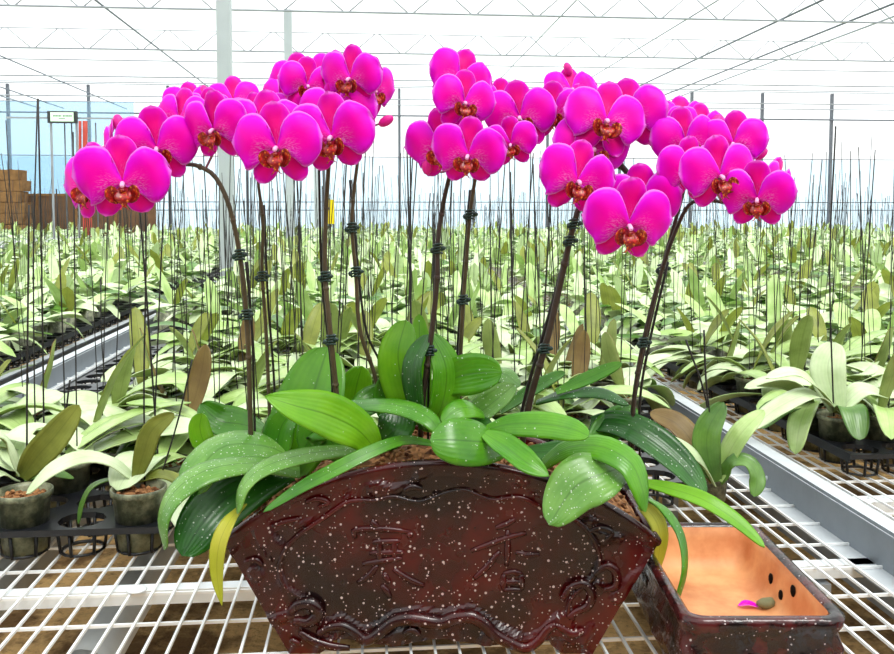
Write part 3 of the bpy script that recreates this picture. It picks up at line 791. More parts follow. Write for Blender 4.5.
def fan_plate(y0, y1, inset=0.0):
    "fan outline with an arched, scalloped foot line"
    n = 130; top, bot = [], []
    for i in range(n + 1):
        s = -1 + 2 * i / n
        xt = X0 + s * (HWT - inset); zt = topz(xt) - inset
        xb = X0 + s * (HWB - inset * .6); a = abs(s)
        zb = ZB if a > .80 else ZB + .015 + .004 * math.cos(s * 3.14 * 3)
        if .72 < a <= .80: zb = ZB + .012 * (1 - (a - .72) / .08)
        top.append((xt, zt)); bot.append((xb, zb))
    b = MB(); rows = 64; L = []
    for (y, flip) in ((y0, 0), (y1, 1)):
        vs = []
        for k in range(rows + 1):
            f = k / rows
            for i in range(n + 1):
                x = bot[i][0] * (1 - f) + top[i][0] * f; z = bot[i][1] * (1 - f) + top[i][1] * f
                vs.append(V((x, y + (sink(x, z) if y == YF else 0), z)))
        w = n + 1
        fs = [(k * w + i, k * w + i + 1, (k + 1) * w + i + 1, (k + 1) * w + i) for k in range(rows) for i in range(n)]
        if flip: fs = [tuple(reversed(f)) for f in fs]
        L.append(len(b.v)); b.add(vs, fs)
    A, B = L; w = n + 1; fs = []
    for i in range(n):
        a = rows * w + i; fs.append((A + a, A + a + 1, B + a + 1, B + a)); fs.append((A + i + 1, A + i, B + i, B + i + 1))
    for k in range(rows):
        a = k * w; fs.append((A + a + w, A + a, B + a, B + a + w)); a = k * w + n; fs.append((A + a, A + a + w, B + a + w, B + a))
    b.f += fs; b.m += [0] * len(fs)
    return b
b = fan_plate(YF, YF + .018)
bb = fan_plate(YB - .018, YB); b.add(bb.v, bb.f)
for s in (-1, 1):      # sloping ends and floor
    a0 = V((X0 + s * (HWB - .003), 0, ZB + .03)); a1 = V((X0 + s * (HWT - .004), 0, ZC - .004)); t = V((-s * .016, 0, .004))
    q = [a0, a1, a1 + t, a0 + t]; lo = [p + V((0, YF + .017, 0)) for p in q]; hi = [p + V((0, YB - .017, 0)) for p in q]
    b.add(lo + hi, [(0, 1, 2, 3), (7, 6, 5, 4), (0, 4, 5, 1), (1, 5, 6, 2), (2, 6, 7, 3), (3, 7, 4, 0)])
b.box((X0 - HWB + .01, YF + .017, ZB + .032), (X0 + HWB - .01, YB - .017, ZB + .05))
pl(b, 'planter_body', 'glaze', smooth=False)
b = MB()      # rolled rim
arc = [V((X0 - HWT + 2 * HWT * i / 40, YF + .007, topz(X0 - HWT + 2 * HWT * i / 40) + .0005)) for i in range(41)]
b.tube(arc, .0065, 10)
b.tube([p + V((0, YB - YF - .016, 0)) for p in arc], .0065, 10)
for s in (0, -1): b.tube([arc[s], arc[s] + V((0, YB - YF - .016, 0))], .0065, 10)
pl(b, 'rim', 'glaze')
def face(px, py): return P(px, py, YF)
def relief(paths, name, r=.004, m='glaze', sq=.6, sunk=0.):
    b = MB()
    for p in paths:
        rad = p[2] if len(p) > 2 else r
        pts = curve([face(*q) + V((0, sunk, 0)) for q in p[0]], p[1]); k = len(pts)
        rr = [rad * (.55 + .45 * math.sin(math.pi * min(1, max(0, (i + .6) / (k + .2))))) for i in range(k)]
        b.tube(pts, rr, 8, squash=(1, sq, 1))
    return pl(b, name, m)
def reliefs(paths, name, *a, **k):
    for p in paths: relief([p], name, *a, **k)
relief([([(460, 490), (446, 493), (419, 502), (393, 497), (374, 501), (349, 502), (324, 518), (298, 536), (284, 552), (279, 571), (288, 590), (312, 606), (318, 626)], 60),
        ([(460, 490), (468, 491), (492, 500), (520, 498), (545, 510), (575, 520), (592, 537), (600, 558), (594, 577), (572, 598), (568, 618)], 50)], 'panel_border', .0032)
relief([([(318, 634), (328, 628), (341, 626), (354, 632), (364, 640), (378, 634), (393, 622), (406, 619), (419, 620), (440, 623), (455, 618), (472, 617), (484, 624), (494, 634), (510, 643), (525, 648), (538, 641), (549, 628), (556, 625)], 70, .0088),
        ([(290, 612), (300, 604), (312, 604), (318, 614), (308, 622), (294, 620)], 20, .009), ([(300, 632), (312, 640), (330, 646), (350, 648)], 16, .006)], 'scroll_border', .0065, sq=.8)
reliefs([([(562, 600), (570, 588), (584, 584), (592, 594), (588, 606), (576, 612), (568, 618)], 24, .006), ([(594, 575), (606, 566), (616, 572), (616, 586), (604, 590)], 20, .0058),
        ([(588, 532), (600, 528), (612, 533), (606, 540)], 14, .004), ([(556, 625), (572, 634), (584, 630)], 12, .006),
        ([(305, 503), (318, 499), (328, 503), (318, 507)], 12, .0035), ([(272, 526), (286, 522), (300, 519)], 10, .0035), ([(244, 562), (256, 560), (262, 566)], 10, .0035),
        ([(404, 491), (412, 487), (422, 489)], 8, .0045), ([(290, 640), (300, 644)], 6, .004), ([(404, 634), (412, 630), (420, 636)], 8, .0045)], 'cloud_relief', .005, sq=.7)
# the two raised characters
def char(strokes, name): relief([(s, 8, .0045) for s in strokes], name, sq=.9, sunk=.0065)
char([[(371, 522), (374, 526), (378, 530)], [(355, 540), (353, 533), (362, 531), (386, 531), (411, 534)], [(411, 534), (408, 539)],
      [(372, 544), (400, 543)], [(369, 555), (404, 554)], [(362, 566), (402, 560)], [(379, 541), (379, 564)], [(394, 541), (394, 561)],
      [(377, 567), (369, 577), (357, 585)], [(393, 571), (408, 581), (424, 588)], [(383, 575), (386, 580), (389, 585)], [(381, 587), (386, 593), (390, 600)]], 'raised_character')
char([[(516, 521), (506, 526), (496, 530)], [(471, 553), (490, 546), (510, 539), (527, 535)], [(508, 532), (508, 552), (507, 568)], [(500, 553), (488, 568), (474, 581)], [(516, 554), (528, 557), (540, 556)],
      [(504, 576), (504, 592)], [(504, 576), (514, 574), (522, 576)], [(522, 576), (522, 592)], [(505, 584), (521, 584)], [(504, 592), (522, 592)]], 'raised_character')
# bark and moss filling
b = MB(); nx, ny = 46, 10; vs, fs = [], []
for j in range(ny + 1):
    for i in range(nx + 1):
        x = X0 + (-1 + 2 * i / nx) * (HWT - .012); y = YF + .016 + (YB - YF - .032) * j / ny
        vs.append(V((x, y, topz(x) - .004 + .008 * noise.noise(V((x * 60, y * 60, 3))) + .006 * math.sin(math.pi * j / ny))))
fs = [(j * (nx + 1) + i, j * (nx + 1) + i + 1, (j + 1) * (nx + 1) + i + 1, (j + 1) * (nx + 1) + i) for j in range(ny) for i in range(nx)]
b.add(vs, fs); rg2 = random.Random(4)
for k in range(420):
    x = X0 + rg2.uniform(-1, 1) * (HWT - .015); y = rg2.uniform(YF + .02, YB - .02)
    b.ball(V((x, y, topz(x) + .002)), (rg2.uniform(.003, .008), rg2.uniform(.002, .005), .003), 6, rot=Euler((rg2.uniform(-.5, .5), rg2.uniform(-.5, .5), rg2.uniform(0, 3))).to_matrix())
pl(b, 'bark_mulch', 'bark')
# ------------------------------------------------------------------ empty bonsai tray
def rrect(cx, cy, hx, hy, r, z, n=7, wob=0.):
    out = []
    for k, (sx, sy) in enumerate(((1, 1), (-1, 1), (-1, -1), (1, -1))):
        for i in range(n):
            a = k * math.pi / 2 + (i / (n - 1)) * math.pi / 2
            out.append(V((cx + sx * (hx - r) + r * math.cos(a), cy + sy * (hy - r) + r * math.sin(a), z)))
    res = []
    m = len(out)
    for i in range(m):           # subdivide the straight runs
        p, q = out[i], out[(i + 1) % m]; k = 14 if (q - p).length > r else 1
        for j in range(k): res.append(p.lerp(q, j / k))
    if wob:
        c = V((cx, cy, z)); res = [p + (p - c).normalized() * wob * math.sin(i * .9 + z * 90) for i, p in enumerate(res)]
    return res
tx, ty, hx, hy, zt = .3385, 1.04, .0885, .146, .820
bt = root('bonsai_tray', V((tx, ty, BENCH)), 'empty rectangular bonsai tray, dark glaze outside and orange inside, on the mesh', 'planter')
def btb(b, name, m, smooth=True): return b.build(name, m, bt, smooth, mat_inv=Matrix.Translation(-bt.location))
b = MB(); L = []
for z, g, w in ((.709, -.020, 0), (.716, -.012, .001), (.735, -.006, .005), (.760, -.002, .006), (.785, -.001, .005), (.800, -.004, .0015), (.808, 0, 0), (.818, .001, 0), (zt, -.003, 0)):
    L.append(rrect(tx, ty, hx + g, hy + g, .022, z, wob=w))
b.loft(L, 0, cap0=True)
btb(b, 'tray_body', 'glaze_dark')
b = MB(); L = []
for z, g in ((zt, -.003), (zt + .001, -.008), (zt - .003, -.013), (.80, -.016), (.780, -.020), (.769, -.026), (.7635, -.038), (.763, -.07)):
    L.append(rrect(tx, ty, hx + g, hy + g, max(.006, .022 + g * .4), z))
b.loft(L, 0, mis=[1, 1] + [0] * 5, cap1=True)
btb(b, 'inner_lining', ['terra', 'glaze_dark'])
for px, py in ((771, 579), (781, 596), (793, 591)):
    p = P(px, py, 1.0); x = tx + hx - .019
    for _ in range(12):
        xw = tx + hx - .0165 - max(0, .80 - p.z) * .15; p = P(px, py, xw / P(px, py, 1.0).x)
    b = MB(); b.ball(p, (.0025, .0065, .0075), 10); btb(b, 'drain_hole', 'hole')
for sx in (-1, 1):
    for sy in (-1, 1):
        b = MB(); b.loft([rrect(tx + sx * (hx - .035), ty + sy * (hy - .035), .014, .014, .005, z) for z in (BENCH, .712)], cap0=True, cap1=True); btb(b, 'foot', 'glaze_dark')
p = G(766, 605, .768)
b = MB(); b.ball(V((0, 0, .007)), (.012, .009, .007), 10)
b.v = [q * (1 + .18 * noise.noise(q * 120)) for q in b.v]
o = b.build('pebble', 'stone', origin=V((0, 0, 0))); o.location = (p.x, p.y, .7635); tag(o, 'small grey-green pebble on the orange floor of the empty tray', 'stone')
p = G(748, 606, .766)
b = MB(); b.blade([V((-.012, 0, .003)), V((0, .002, .005)), V((.013, 0, .002))], .007, V((0, 0, 1)), prof_petal, .2, .0008, 8, 5, (0, 0))
o = b.build('fallen_petal', 'petal', origin=V((0, 0, 0))); o.location = (p.x, p.y, .7635); tag(o, 'fallen magenta petal lying inside the empty orange-lined tray', 'petal')

# ------------------------------------------------------------------ orchids in the planter
NAMES = [
 'magenta orchid whose long spike arches over sideways above the two front potted plants',
 'magenta orchid with the thin upright spike standing right beside the arching one',
 'magenta orchid whose straight spike stands beside the small yellow tag',
 'magenta orchid with the kinked spike between the yellow tag and the upright bright leaves',
 'magenta orchid with its dark spike rising out of the upright bright leaves mid-planter',
 'magenta orchid with the slim spike just behind the one among the upright bright leaves',
 'magenta orchid on the thickest spike, leaning above the second raised character',
 'magenta orchid with a pair of leaning spikes at the planter end beside the empty tray']
BASE = [(250, 480, 1.12), (270, 472, 1.16), (330, 455, 1.13), (378, 448, 1.17), (420, 444, 1.14), (462, 446, 1.17), (520, 450, 1.14), (618, 470, 1.15)]
ORC = []
for i, (lab, bp) in enumerate(zip(NAMES, BASE)):
    q = P(*bp); q.z = topz(q.x) - .004
    ORC.append(root('moth_orchid', q, lab, 'orchid', 'orchids in the fan planter'))
SPK = [
 [[(252, 478, 1.12), (250, 410, 1.11), (248, 340, 1.09), (242, 270, 1.07), (231, 212, 1.06), (216, 178, 1.06), (198, 166, 1.06), (182, 164, 1.07), (160, 160, 1.07), (130, 165, 1.07), (105, 180, 1.06)]],
 [[(272, 472, 1.16), (269, 400, 1.15), (266, 330, 1.13), (262, 270, 1.11), (263, 220, 1.1), (258, 175, 1.1), (266, 130, 1.09), (290, 105, 1.13)]],
 [[(340, 455, 1.13), (337, 400, 1.12), (330, 330, 1.1), (325, 270, 1.1), (326, 215, 1.1), (329, 160, 1.09), (332, 120, 1.12), (340, 105, 1.14)]],
 [[(384, 440, 1.17), (376, 380, 1.16), (360, 330, 1.14), (356, 275, 1.13), (352, 228, 1.12), (354, 190, 1.12), (358, 150, 1.12), (352, 105, 1.12), (350, 90, 1.12)]],
 [[(420, 444, 1.14), (424, 390, 1.12), (432, 330, 1.11), (437, 280, 1.1), (438, 240, 1.1), (443, 205, 1.1), (449, 178, 1.09), (455, 155, 1.08), (440, 140, 1.1)]],
 [[(460, 446, 1.17), (460, 380, 1.17), (462, 320, 1.16), (466, 265, 1.15), (470, 215, 1.14), (475, 180, 1.13), (483, 140, 1.13), (475, 105, 1.13), (466, 92, 1.13)], [(483, 140, 1.13), (505, 128, 1.14), (530, 118, 1.14)]],
 [[(521, 450, 1.14), (530, 400, 1.13), (547, 340, 1.11), (560, 285, 1.1), (570, 240, 1.09), (578, 210, 1.08), (588, 180, 1.09), (600, 150, 1.12), (590, 115, 1.13), (572, 96, 1.15)], [(600, 150, 1.12), (625, 170, 1.12), (640, 200, 1.1)]],
 [[(632, 470, 1.15), (634, 400, 1.14), (645, 335, 1.12), (662, 270, 1.11), (676, 230, 1.1), (690, 204, 1.09), (710, 200, 1.07), (725, 203, 1.06), (750, 205, 1.06)],
  [(628, 470, 1.16), (634, 400, 1.16), (648, 330, 1.14), (664, 262, 1.13), (677, 215, 1.12), (686, 180, 1.12), (690, 150, 1.13), (680, 125, 1.15)]]]
SPW = [.0030, .0023, .0032, .0026, .0033, .0026, .0040, .0028]
SPM = ['spike', 'spike', 'spike', 'spike', 'spike_dark', 'spike', 'spike_dark', 'spike_dark']
STAKE = [[(256, 478, 1.13), (254, 400, 1.12), (252, 330, 1.10), (246, 262, 1.08)], [(276, 472, 1.17), (274, 380, 1.16), (268, 300, 1.13), (264, 205, 1.11)], [(331, 455, 1.14), (332, 380, 1.13), (322, 280, 1.11), (319, 170, 1.1)],
 [(388, 440, 1.18), (382, 370, 1.17), (364, 320, 1.15), (350, 180, 1.13)], [(428, 444, 1.15), (429, 370, 1.13), (434, 300, 1.12), (434, 235, 1.12)], [(456, 446, 1.18), (457, 360, 1.18), (461, 300, 1.17), (470, 190, 1.15)],
 [(514, 450, 1.15), (527, 390, 1.14), (547, 322, 1.12), (572, 232, 1.1)], [(640, 470, 1.16), (640, 400, 1.15), (650, 340, 1.13), (668, 262, 1.12)]]
CLIP = [[(243, 259), (247, 310)], [(263, 278)], [(326, 281), (336, 345)], [(352, 228), (357, 273)], [(437, 246), (430, 345)], [(471, 213), (463, 305)], [(571, 246), (547, 356), (567, 226)], [(661, 271), (643, 342)]]
spine_pts = []
for i, r in enumerate(ORC):
    allp = []
    for path in SPK[i]:
        pts = curve([P(*c) for c in path], 34); k = len(pts)
        b = MB(); rr = [SPW[i] * (1.12 - .5 * (j / k) ** 1.5) for j in range(k)]
        b.tube(pts, rr, 8)
        for j in range(6, k - 6, 7): b.ball(pts[j], (rr[j] * 1.3, rr[j] * 1.3, rr[j] * 1.6), 8)
        b.build('flower_spike', SPM[i], r, mat_inv=Matrix.Translation(-r.location)); allp += pts
    spine_pts.append(allp)
    hero_stake(r, STAKE[i], .0018 if i not in (6,) else .0024)
    for (cx, cy) in CLIP[i]:
        bp = min(allp, key=lambda p: abs(proj(p)[1] - cy) + .5 * abs(proj(p)[0] - cx))
        b = MB()
        for k in range(4):
            z = (k - 1.5) * .0036
            b.tube([bp + V((.0058 * math.cos(a * math.pi / 5), .0054 * math.sin(a * math.pi / 5), z + .001 * math.sin(a))) for a in range(11)], .0013, 5, caps=False)
        b.ball(bp + V((.0072, -.004, .001)), (.0036, .0022, .003), 8); b.ball(bp + V((-.0068, -.003, -.002)), (.003, .0022, .0036), 8)
        b.build('clip', 'clip', r, mat_inv=Matrix.Translation(-r.location))
# --- flowers: unit flower is 1 wide, faces -Y
def bladed(pts, hw, prof, fold, seed, mats, wave=.2, ns=12, nc=9, power=2.0, name='petal'):
    b = MB(); b.blade([V(p) for p in pts], hw, V((0, -1, 0)), prof, fold, .006, ns, nc, (0, 1), wave, seed, power=power)
    if pts[-1][0] < -.3: b.uv = [(a, 1 - c) for a, c in b.uv]
    o = b.build(name, mats); me = o.data; bpy.data.objects.remove(o); return me
FL = []
for sd in range(3):
    r0 = random.Random(50 + sd); j = lambda a: r0.uniform(-a, a)
    d = {}
    for s in (-1, 1):
        d['p%d' % s] = bladed([(s * .015, -.005, .035), (s * .17, -.04, .085 + j(.01)), (s * .34, -.02 + j(.02), .125 + j(.015)), (s * .51, .06 + j(.03), .12 + j(.02))], .318 + j(.012), prof_petal, -.22, sd * 3 + s, ['petal', 'petal_back'], .16)
        d['s%d' % s] = bladed([(s * .01, .02, -.01), (s * .10, .03, -.11), (s * .18, .05, -.21), (s * (.235 + j(.02)), .09, -.325 + j(.02))], .135, prof_sepal, -.2, sd * 5 + s, ['sepal', 'petal_back'], .2, name='sepal')
    d['d'] = bladed([(0, .02, .03), (j(.01), .03, .2), (j(.02), .05, .37), (j(.03), .08 + j(.03), .55)], .185, prof_sepal, -.25, sd * 7 + 2, ['sepal', 'petal_back'], .2, name='sepal')
    b = MB()       # lip: hooked mid lobe, two side lobes standing up, callus
    b.blade([V((0, -.02, -.02)), V((0, -.08, -.06)), V((0, -.12, -.12)), V((0, -.09, -.21))], .052, V((0, -.6, .8)), lambda t: .5 + .9 * math.sin(min(1, t / .6) * 1.57) if t < .6 else max(0, 1.4 * (1 - (t - .6) / .4)), .25, .012, 10, 7, (0, 0), .2, sd)
    for s in (-1, 1):
        b.blade([V((s * .015, -.03, -.12)), V((s * .07, -.06, -.115)), V((s * .10, -.085, -.06)), V((s * .085, -.10, .015))], .062, V((-s * .45, -.9, .1)), prof_sepal, .35, .010, 9, 5, (0, 0), .2, sd + s)
        b.tube([V((s * .01, -.10, -.185)), V((s * .03, -.115, -.215)), V((s * .05, -.10, -.23))], [.008, .006, .003], 5)
    b.ball(V((0, -.085, -.035)), (.028, .022, .02), 8)
    b.v = [V((p.x * 1.22, p.y * 1.1, -.02 + (p.z + .02) * 1.12)) for p in b.v]
    o = b.build('lip', 'lip'); d['l'] = o.data; bpy.data.objects.remove(o)
    b = MB(); b.tube([V((0, .0, .03)), V((0, -.04, .035)), V((0, -.085, .022)), V((0, -.10, .0))], [.02, .024, .026, .018], 9); b.ball(V((0, -.095, .012)), (.026, .02, .026), 10)
    o = b.build('column', 'column'); d['c'] = o.data; bpy.data.objects.remove(o)
    FL.append(d)
nfl = 0
FR_ = random.Random(77)
def flower(i, px, py, w, d, yaw=0, pitch=0, roll=0):
    global nfl
    yaw += FR_.uniform(-5, 5); pitch += FR_.uniform(-4, 5); roll += FR_.uniform(-7, 7)
    sz = w * d / F; c = P(px, py, d); v = FL[nfl % 3]; nfl += 1
    R = Matrix.Rotation(math.radians(yaw), 4, 'Z') @ Matrix.Rotation(math.radians(pitch), 4, 'X') @ Matrix.Rotation(math.radians(roll), 4, 'Y')
    e = bpy.data.objects.new('flower', None); COL.objects.link(e); e.parent = ORC[i]; e.empty_display_size = .02
    S = Matrix.Translation(c - ORC[i].location) @ R @ Matrix.Scale(sz, 4); e.matrix_local = S
    for k, nm in (('p-1', 'petal'), ('p1', 'petal'), ('d', 'sepal'), ('s-1', 'sepal'), ('s1', 'sepal'), ('l', 'lip'), ('c', 'column')):
        o = bpy.data.objects.new(nm, v[k]); COL.objects.link(o); o.parent = e
    back = c + (R @ V((0, 1, 0, 0)).to_4d()).to_3d() * sz * .05
    q = min(spine_pts[i], key=lambda p: (p - back).length + .5 * max(0, p.y - back.y - .1) + (1.5 * max(0, back.y - p.y)))
    dirb = (R @ V((0, 1, 0, 0)).to_4d()).to_3d()
    b = MB(); b.tube(curve([c + dirb * sz * .0, back + dirb * sz * .12, q.lerp(back + dirb * sz * .2, .5), q], 12), .0016, 6)
    b.build('pedicel', 'pedicel', e, mat_inv=(Matrix.Translation(ORC[i].location) @ S).inverted())
def bud(i, px, py, d, ln, tilt=0):
    c = P(px, py, d); sz = ln * d / F; b = MB()
    R = Matrix.Rotation(math.radians(tilt), 3, 'Y')
    b.ball(V((0, 0, 0)), (sz * .3, sz * .27, sz * .5), 12, rot=R)
    b.v = [p + c - ORC[i].location for p in b.v]
    b.build('bud', 'bud', ORC[i])
    q = min(spine_pts[i], key=lambda p: (p - c).length); b = MB(); b.tube(curve([c, c.lerp(q, .5) + V((0, .01, -.005)), q], 8), .0014, 6)
    b.build('pedicel', 'pedicel', ORC[i], mat_inv=Matrix.Translation(-ORC[i].location))
FLOWERS = [
 (0, 123, 186, 92, 1.00, 12, 8, 0), (0, 90, 188, 84, 1.035, -30, 4, -6), (0, 157, 151, 82, 1.035, 12, 5, 0), (0, 108, 148, 52, 1.10, -75, 0, 0), (0, 214, 132, 74, 1.03, -14, 8, 4),
 (0, 178, 121, 64, 1.10, -25, -8, 0), (0, 190, 107, 52, 1.14, 15, -12, 0), (0, 233, 103, 54, 1.13, 5, -12, 0),
 (1, 277, 151, 91, 1.0, 0, 6, 0), (1, 264, 137, 88, 1.05, -10, 0, -4), (1, 280, 103, 60, 1.12, -25, -8, 0), (1, 307, 88, 58, 1.11, 20, 0, 0),
 (2, 332, 140, 88, 1.025, -8, 6, 0), (2, 337, 119, 82, 1.065, -12, 0, 0), (2, 292, 116, 56, 1.11, 0, -10, 0),
 (3, 350, 81, 66, 1.06, -16, 2, 8), (3, 372, 92, 64, 1.12, 42, 5, 0), (3, 298, 84, 60, 1.13, -10, -4, 0),
 (4, 468, 158, 75, 1.0, -10, 8, 0), (4, 441, 150, 76, 1.05, -14, 5, 0),
 (5, 464, 105, 66, 1.03, 14, 4, 10), (5, 459, 82, 66, 1.085, 6, 0, 12), (5, 511, 146, 54, 1.03, -16, 8, 0), (5, 520, 120, 74, 1.075, -8, 0, 0),
 (6, 577, 184, 82, 1.0, 14, 8, 6), (6, 628, 228, 92, .985, 3, 8, 0), (6, 592, 152, 80, 1.06, 8, 0, 4), (6, 643, 206, 78, 1.05, -12, 5, 0), (6, 605, 124, 84, 1.05, 12, -5, 6), (6, 553, 115, 62, 1.09, -12, 5, 0), (6, 572, 92, 54, 1.13, 0, -15, 0),
 (7, 720, 179, 80, 1.0, 6, 6, 0), (7, 757, 201, 74, .99, -16, 8, 4), (7, 778, 193, 66, 1.045, 48, 10, 0), (7, 690, 176, 72, 1.05, 18, 5, 0), (7, 686, 146, 72, 1.075, 12, 0, 0), (7, 684, 124, 58, 1.12, 0, -12, 0), (7, 733, 146, 66, 1.065, -20, 0, 0),
 (7, 628, 119, 78, 1.085, -20, 0, 0),
 (1, 250, 122, 56, 1.11, -15, -5, 0), (2, 318, 102, 58, 1.125, 5, -8, 0), (5, 500, 104, 50, 1.13, -20, -5, 0), (7, 702, 132, 56, 1.10, 8, -8, 0), (7, 664, 128, 52, 1.12, -10, -8, 0), (6, 580, 112, 54, 1.125, 15, -8, 0), (3, 330, 74, 48, 1.12, -20, -8, 0), (0, 205, 114, 50, 1.12, -8, -8, 0)]
for f in FLOWERS: flower(*f)
for bd in ((0, 119, 124, 1.10, 20, -15), (0, 146, 111, 1.12, 9, 60), (4, 427, 166, 1.06, 18, 0), (7, 761, 154, 1.08, 16, 50), (7, 777, 166, 1.08, 19, 12), (7, 717, 126, 1.10, 24, 10), (6, 568, 69, 1.14, 14, -20), (3, 386, 121, 1.11, 17, 60), (0, 203, 93, 1.15, 16, 10)): bud(*bd)
# --- their leaves
def L(i, *a, **k): return hero_leaf(ORC[i], *a, **k)
SIDE = (-.5, -.6, .8)
L(0, [(300, 462, 1.12), (268, 447, 1.10), (226, 446, 1.08), (200, 470, 1.05), (196, 495, 1.03)], 52, [(.1, -.4, 1), (0, -.5, 1), (-.1, -.6, 1), (-.2, -.8, .6), (-.2, -1, .3)], 'leaf_speckled', fold=-.1)
L(0, [(292, 470, 1.1), (256, 482, 1.08), (226, 498, 1.05), (202, 524, 1.02), (182, 556, 1.0)], 56, [(.1, -1, .5), (.2, -1, .4), (.3, -1, .3), (.4, -1, .2)], 'leaf_deep', fold=.12)
L(0, [(300, 472, 1.08), (258, 463, 1.06), (210, 469, 1.02), (176, 490, 1.0), (161, 520, .99), (164, 550, .99)], 36, [(0, -.5, 1), (0, -.5, 1), (-.3, -.6, 1), (-.8, -.6, .5), (-1, -.7, .1)], 'leaf_speckled', fold=-.12, wave=.05)
L(0, [(262, 430, 1.2), (240, 424, 1.2), (218, 420, 1.2), (200, 404, 1.2)], 34, [(.2, -.8, 1), (.2, -1, .8), (.2, -1, .8)], 'leaf_mid', fold=.3)
L(0, [(226, 455, 1.19), (206, 444, 1.18), (200, 428, 1.18), (202, 413, 1.18)], 24, FR, 'leaf_bright', fold=.2)
L(0, [(244, 504, 1.035), (230, 520, 1.0), (219, 545, .985), (217, 575, .985), (222, 606, .985)], 17, [(-.3, -1, .4), (-.3, -1, .3), (0, -1, .2), (.2, -1, .1)], 'leaf_yellow', 'leaf_yellow', prof=prof_point, fold=.25, label='yellowing withered leaf hanging over the planter end')
L(1, [(372, 450, 1.1), (340, 450, 1.08), (300, 455, 1.05), (262, 468, 1.02), (242, 488, 1.0), (237, 514, .99)], 25, [(0, -.6, 1), (0, -.6, 1), (-.1, -.6, 1), (-.5, -.7, .8), (-.9, -.8, .3), (-1, -.7, 0)], 'leaf_speckled', fold=-.1, wave=.05)
L(1, [(292, 475, 1.14), (300, 440, 1.14), (313, 395, 1.15), (328, 347, 1.17)], 72, [(-.2, -1, .2), (-.2, -1, .15), (-.2, -1, .15), (-.1, -1, .4)], 'leaf_fresh', fold=.14)
L(1, [(282, 472, 1.12), (277, 450, 1.12), (282, 425, 1.12), (296, 410, 1.12)], 34, (-.3, -1, .1), 'leaf_mid', fold=.2)
L(2, [(376, 450, 1.08), (358, 430, 1.06), (328, 415, 1.04), (296, 406, 1.02), (265, 396, 1.01)], 46, [(-.1, -.9, .6), (-.1, -.9, .6), (-.2, -1, .5), (0, -.9, .7), (0, -.8, .8)], 'leaf_bright', 'leaf_fresh', prof=prof_point, fold=.12)
L(2, [(345, 458, 1.1), (330, 440, 1.1), (318, 424, 1.1), (303, 452, 1.1)], 40, FR, 'leaf_mid', fold=.1)
L(2, [(434, 444, 1.1), (404, 440, 1.08), (370, 452, 1.05), (334, 470, 1.03), (300, 488, 1.02), (263, 512, 1.0)], 14, [(0, -.9, .7), (0, -1, .6), (0, -1, .5), (-.2, -1, .4), (-.4, -1, .3)], 'leaf_mid', fold=.2, wave=.15)
L(2, [(350, 440, 1.2), (352, 415, 1.2), (356, 388, 1.2), (362, 366, 1.2)], 36, (.2, -1, .3), 'leaf_bright', fold=.15)
L(3, [(332, 404, 1.14), (366, 403, 1.11), (402, 406, 1.08), (428, 417, 1.06), (440, 433, 1.05)], 25, [(0, -.5, 1), (0, -.5, 1), (.2, -.6, 1), (.5, -.7, .8)], 'leaf_mid', fold=-.12, wave=.06)
L(3, [(376, 446, 1.12), (392, 432, 1.12), (398, 416, 1.13), (395, 400, 1.14)], 38, (.1, -1, .3), 'leaf_deep', fold=.2)
L(3, [(400, 402, 1.18), (382, 398, 1.18), (366, 404, 1.17), (352, 420, 1.16)], 30, (-.1, -1, .6), 'leaf_mid', fold=.2)
L(4, [(416, 425, 1.15), (406, 396, 1.15), (398, 356, 1.15), (406, 320, 1.16)], 42, [(-.2, -1, .1), (-.3, -1, .1), (-.3, -1, .2)], 'leaf_bright', fold=.2)
L(4, [(420, 425, 1.18), (421, 390, 1.18), (420, 350, 1.19), (419, 314, 1.2)], 22, (.1, -1, .1), 'leaf_bright', fold=.25)
L(4, [(424, 430, 1.12), (416, 400, 1.11), (414, 365, 1.11), (428, 334, 1.12)], 30, (-.9, -.8, .1), 'leaf_deep', fold=.2)
L(4, [(428, 432, 1.13), (442, 405, 1.12), (446, 368, 1.12), (431, 333, 1.13)], 32, (.4, -1, 0), 'leaf_fresh', 'leaf_deep', fold=.2)
L(4, [(438, 385, 1.14), (458, 377, 1.12), (478, 373, 1.11), (502, 372, 1.1)], 42, [(0, -1, .3), (0, -1, .2), (.1, -1, .2)], 'leaf_fresh', fold=.14)
L(4, [(398, 428, 1.16), (388, 410, 1.16), (386, 392, 1.16), (390, 372, 1.16)], 26, FR, 'leaf_mid', fold=.2)
L(4, [(508, 445, 1.07), (484, 442, 1.04), (456, 440, 1.02), (430, 440, 1.02)], 50, [(0, -.9, .7), (0, -.95, .6), (0, -.95, .6)], 'leaf_mid', fold=-.14)
L(5, [(484, 414, 1.12), (470, 408, 1.1), (456, 410, 1.09), (442, 422, 1.08)], 24, (0, -.8, .8), 'leaf_fresh', fold=-.1)
L(5, [(462, 425, 1.14), (480, 412, 1.14), (496, 400, 1.14), (515, 384, 1.15)], 30, [(-.3, -.8, .8)] * 2, 'leaf_speckled', fold=.25)
L(5, [(500, 412, 1.18), (520, 398, 1.18), (545, 382, 1.18), (565, 372, 1.18), (548, 380, 1.2)][:4], 16, (0, -.7, 1), 'leaf_mid', fold=.2)
L(5, [(470, 400, 1.24), (490, 378, 1.24), (504, 374, 1.23), (520, 386, 1.22)], 26, (0, -.6, 1), 'leaf_speckled', fold=-.1)
L(5, [(448, 448, 1.12), (470, 430, 1.12), (492, 422, 1.12)], 22, (0, -.8, .8), 'leaf_deep', fold=.2)
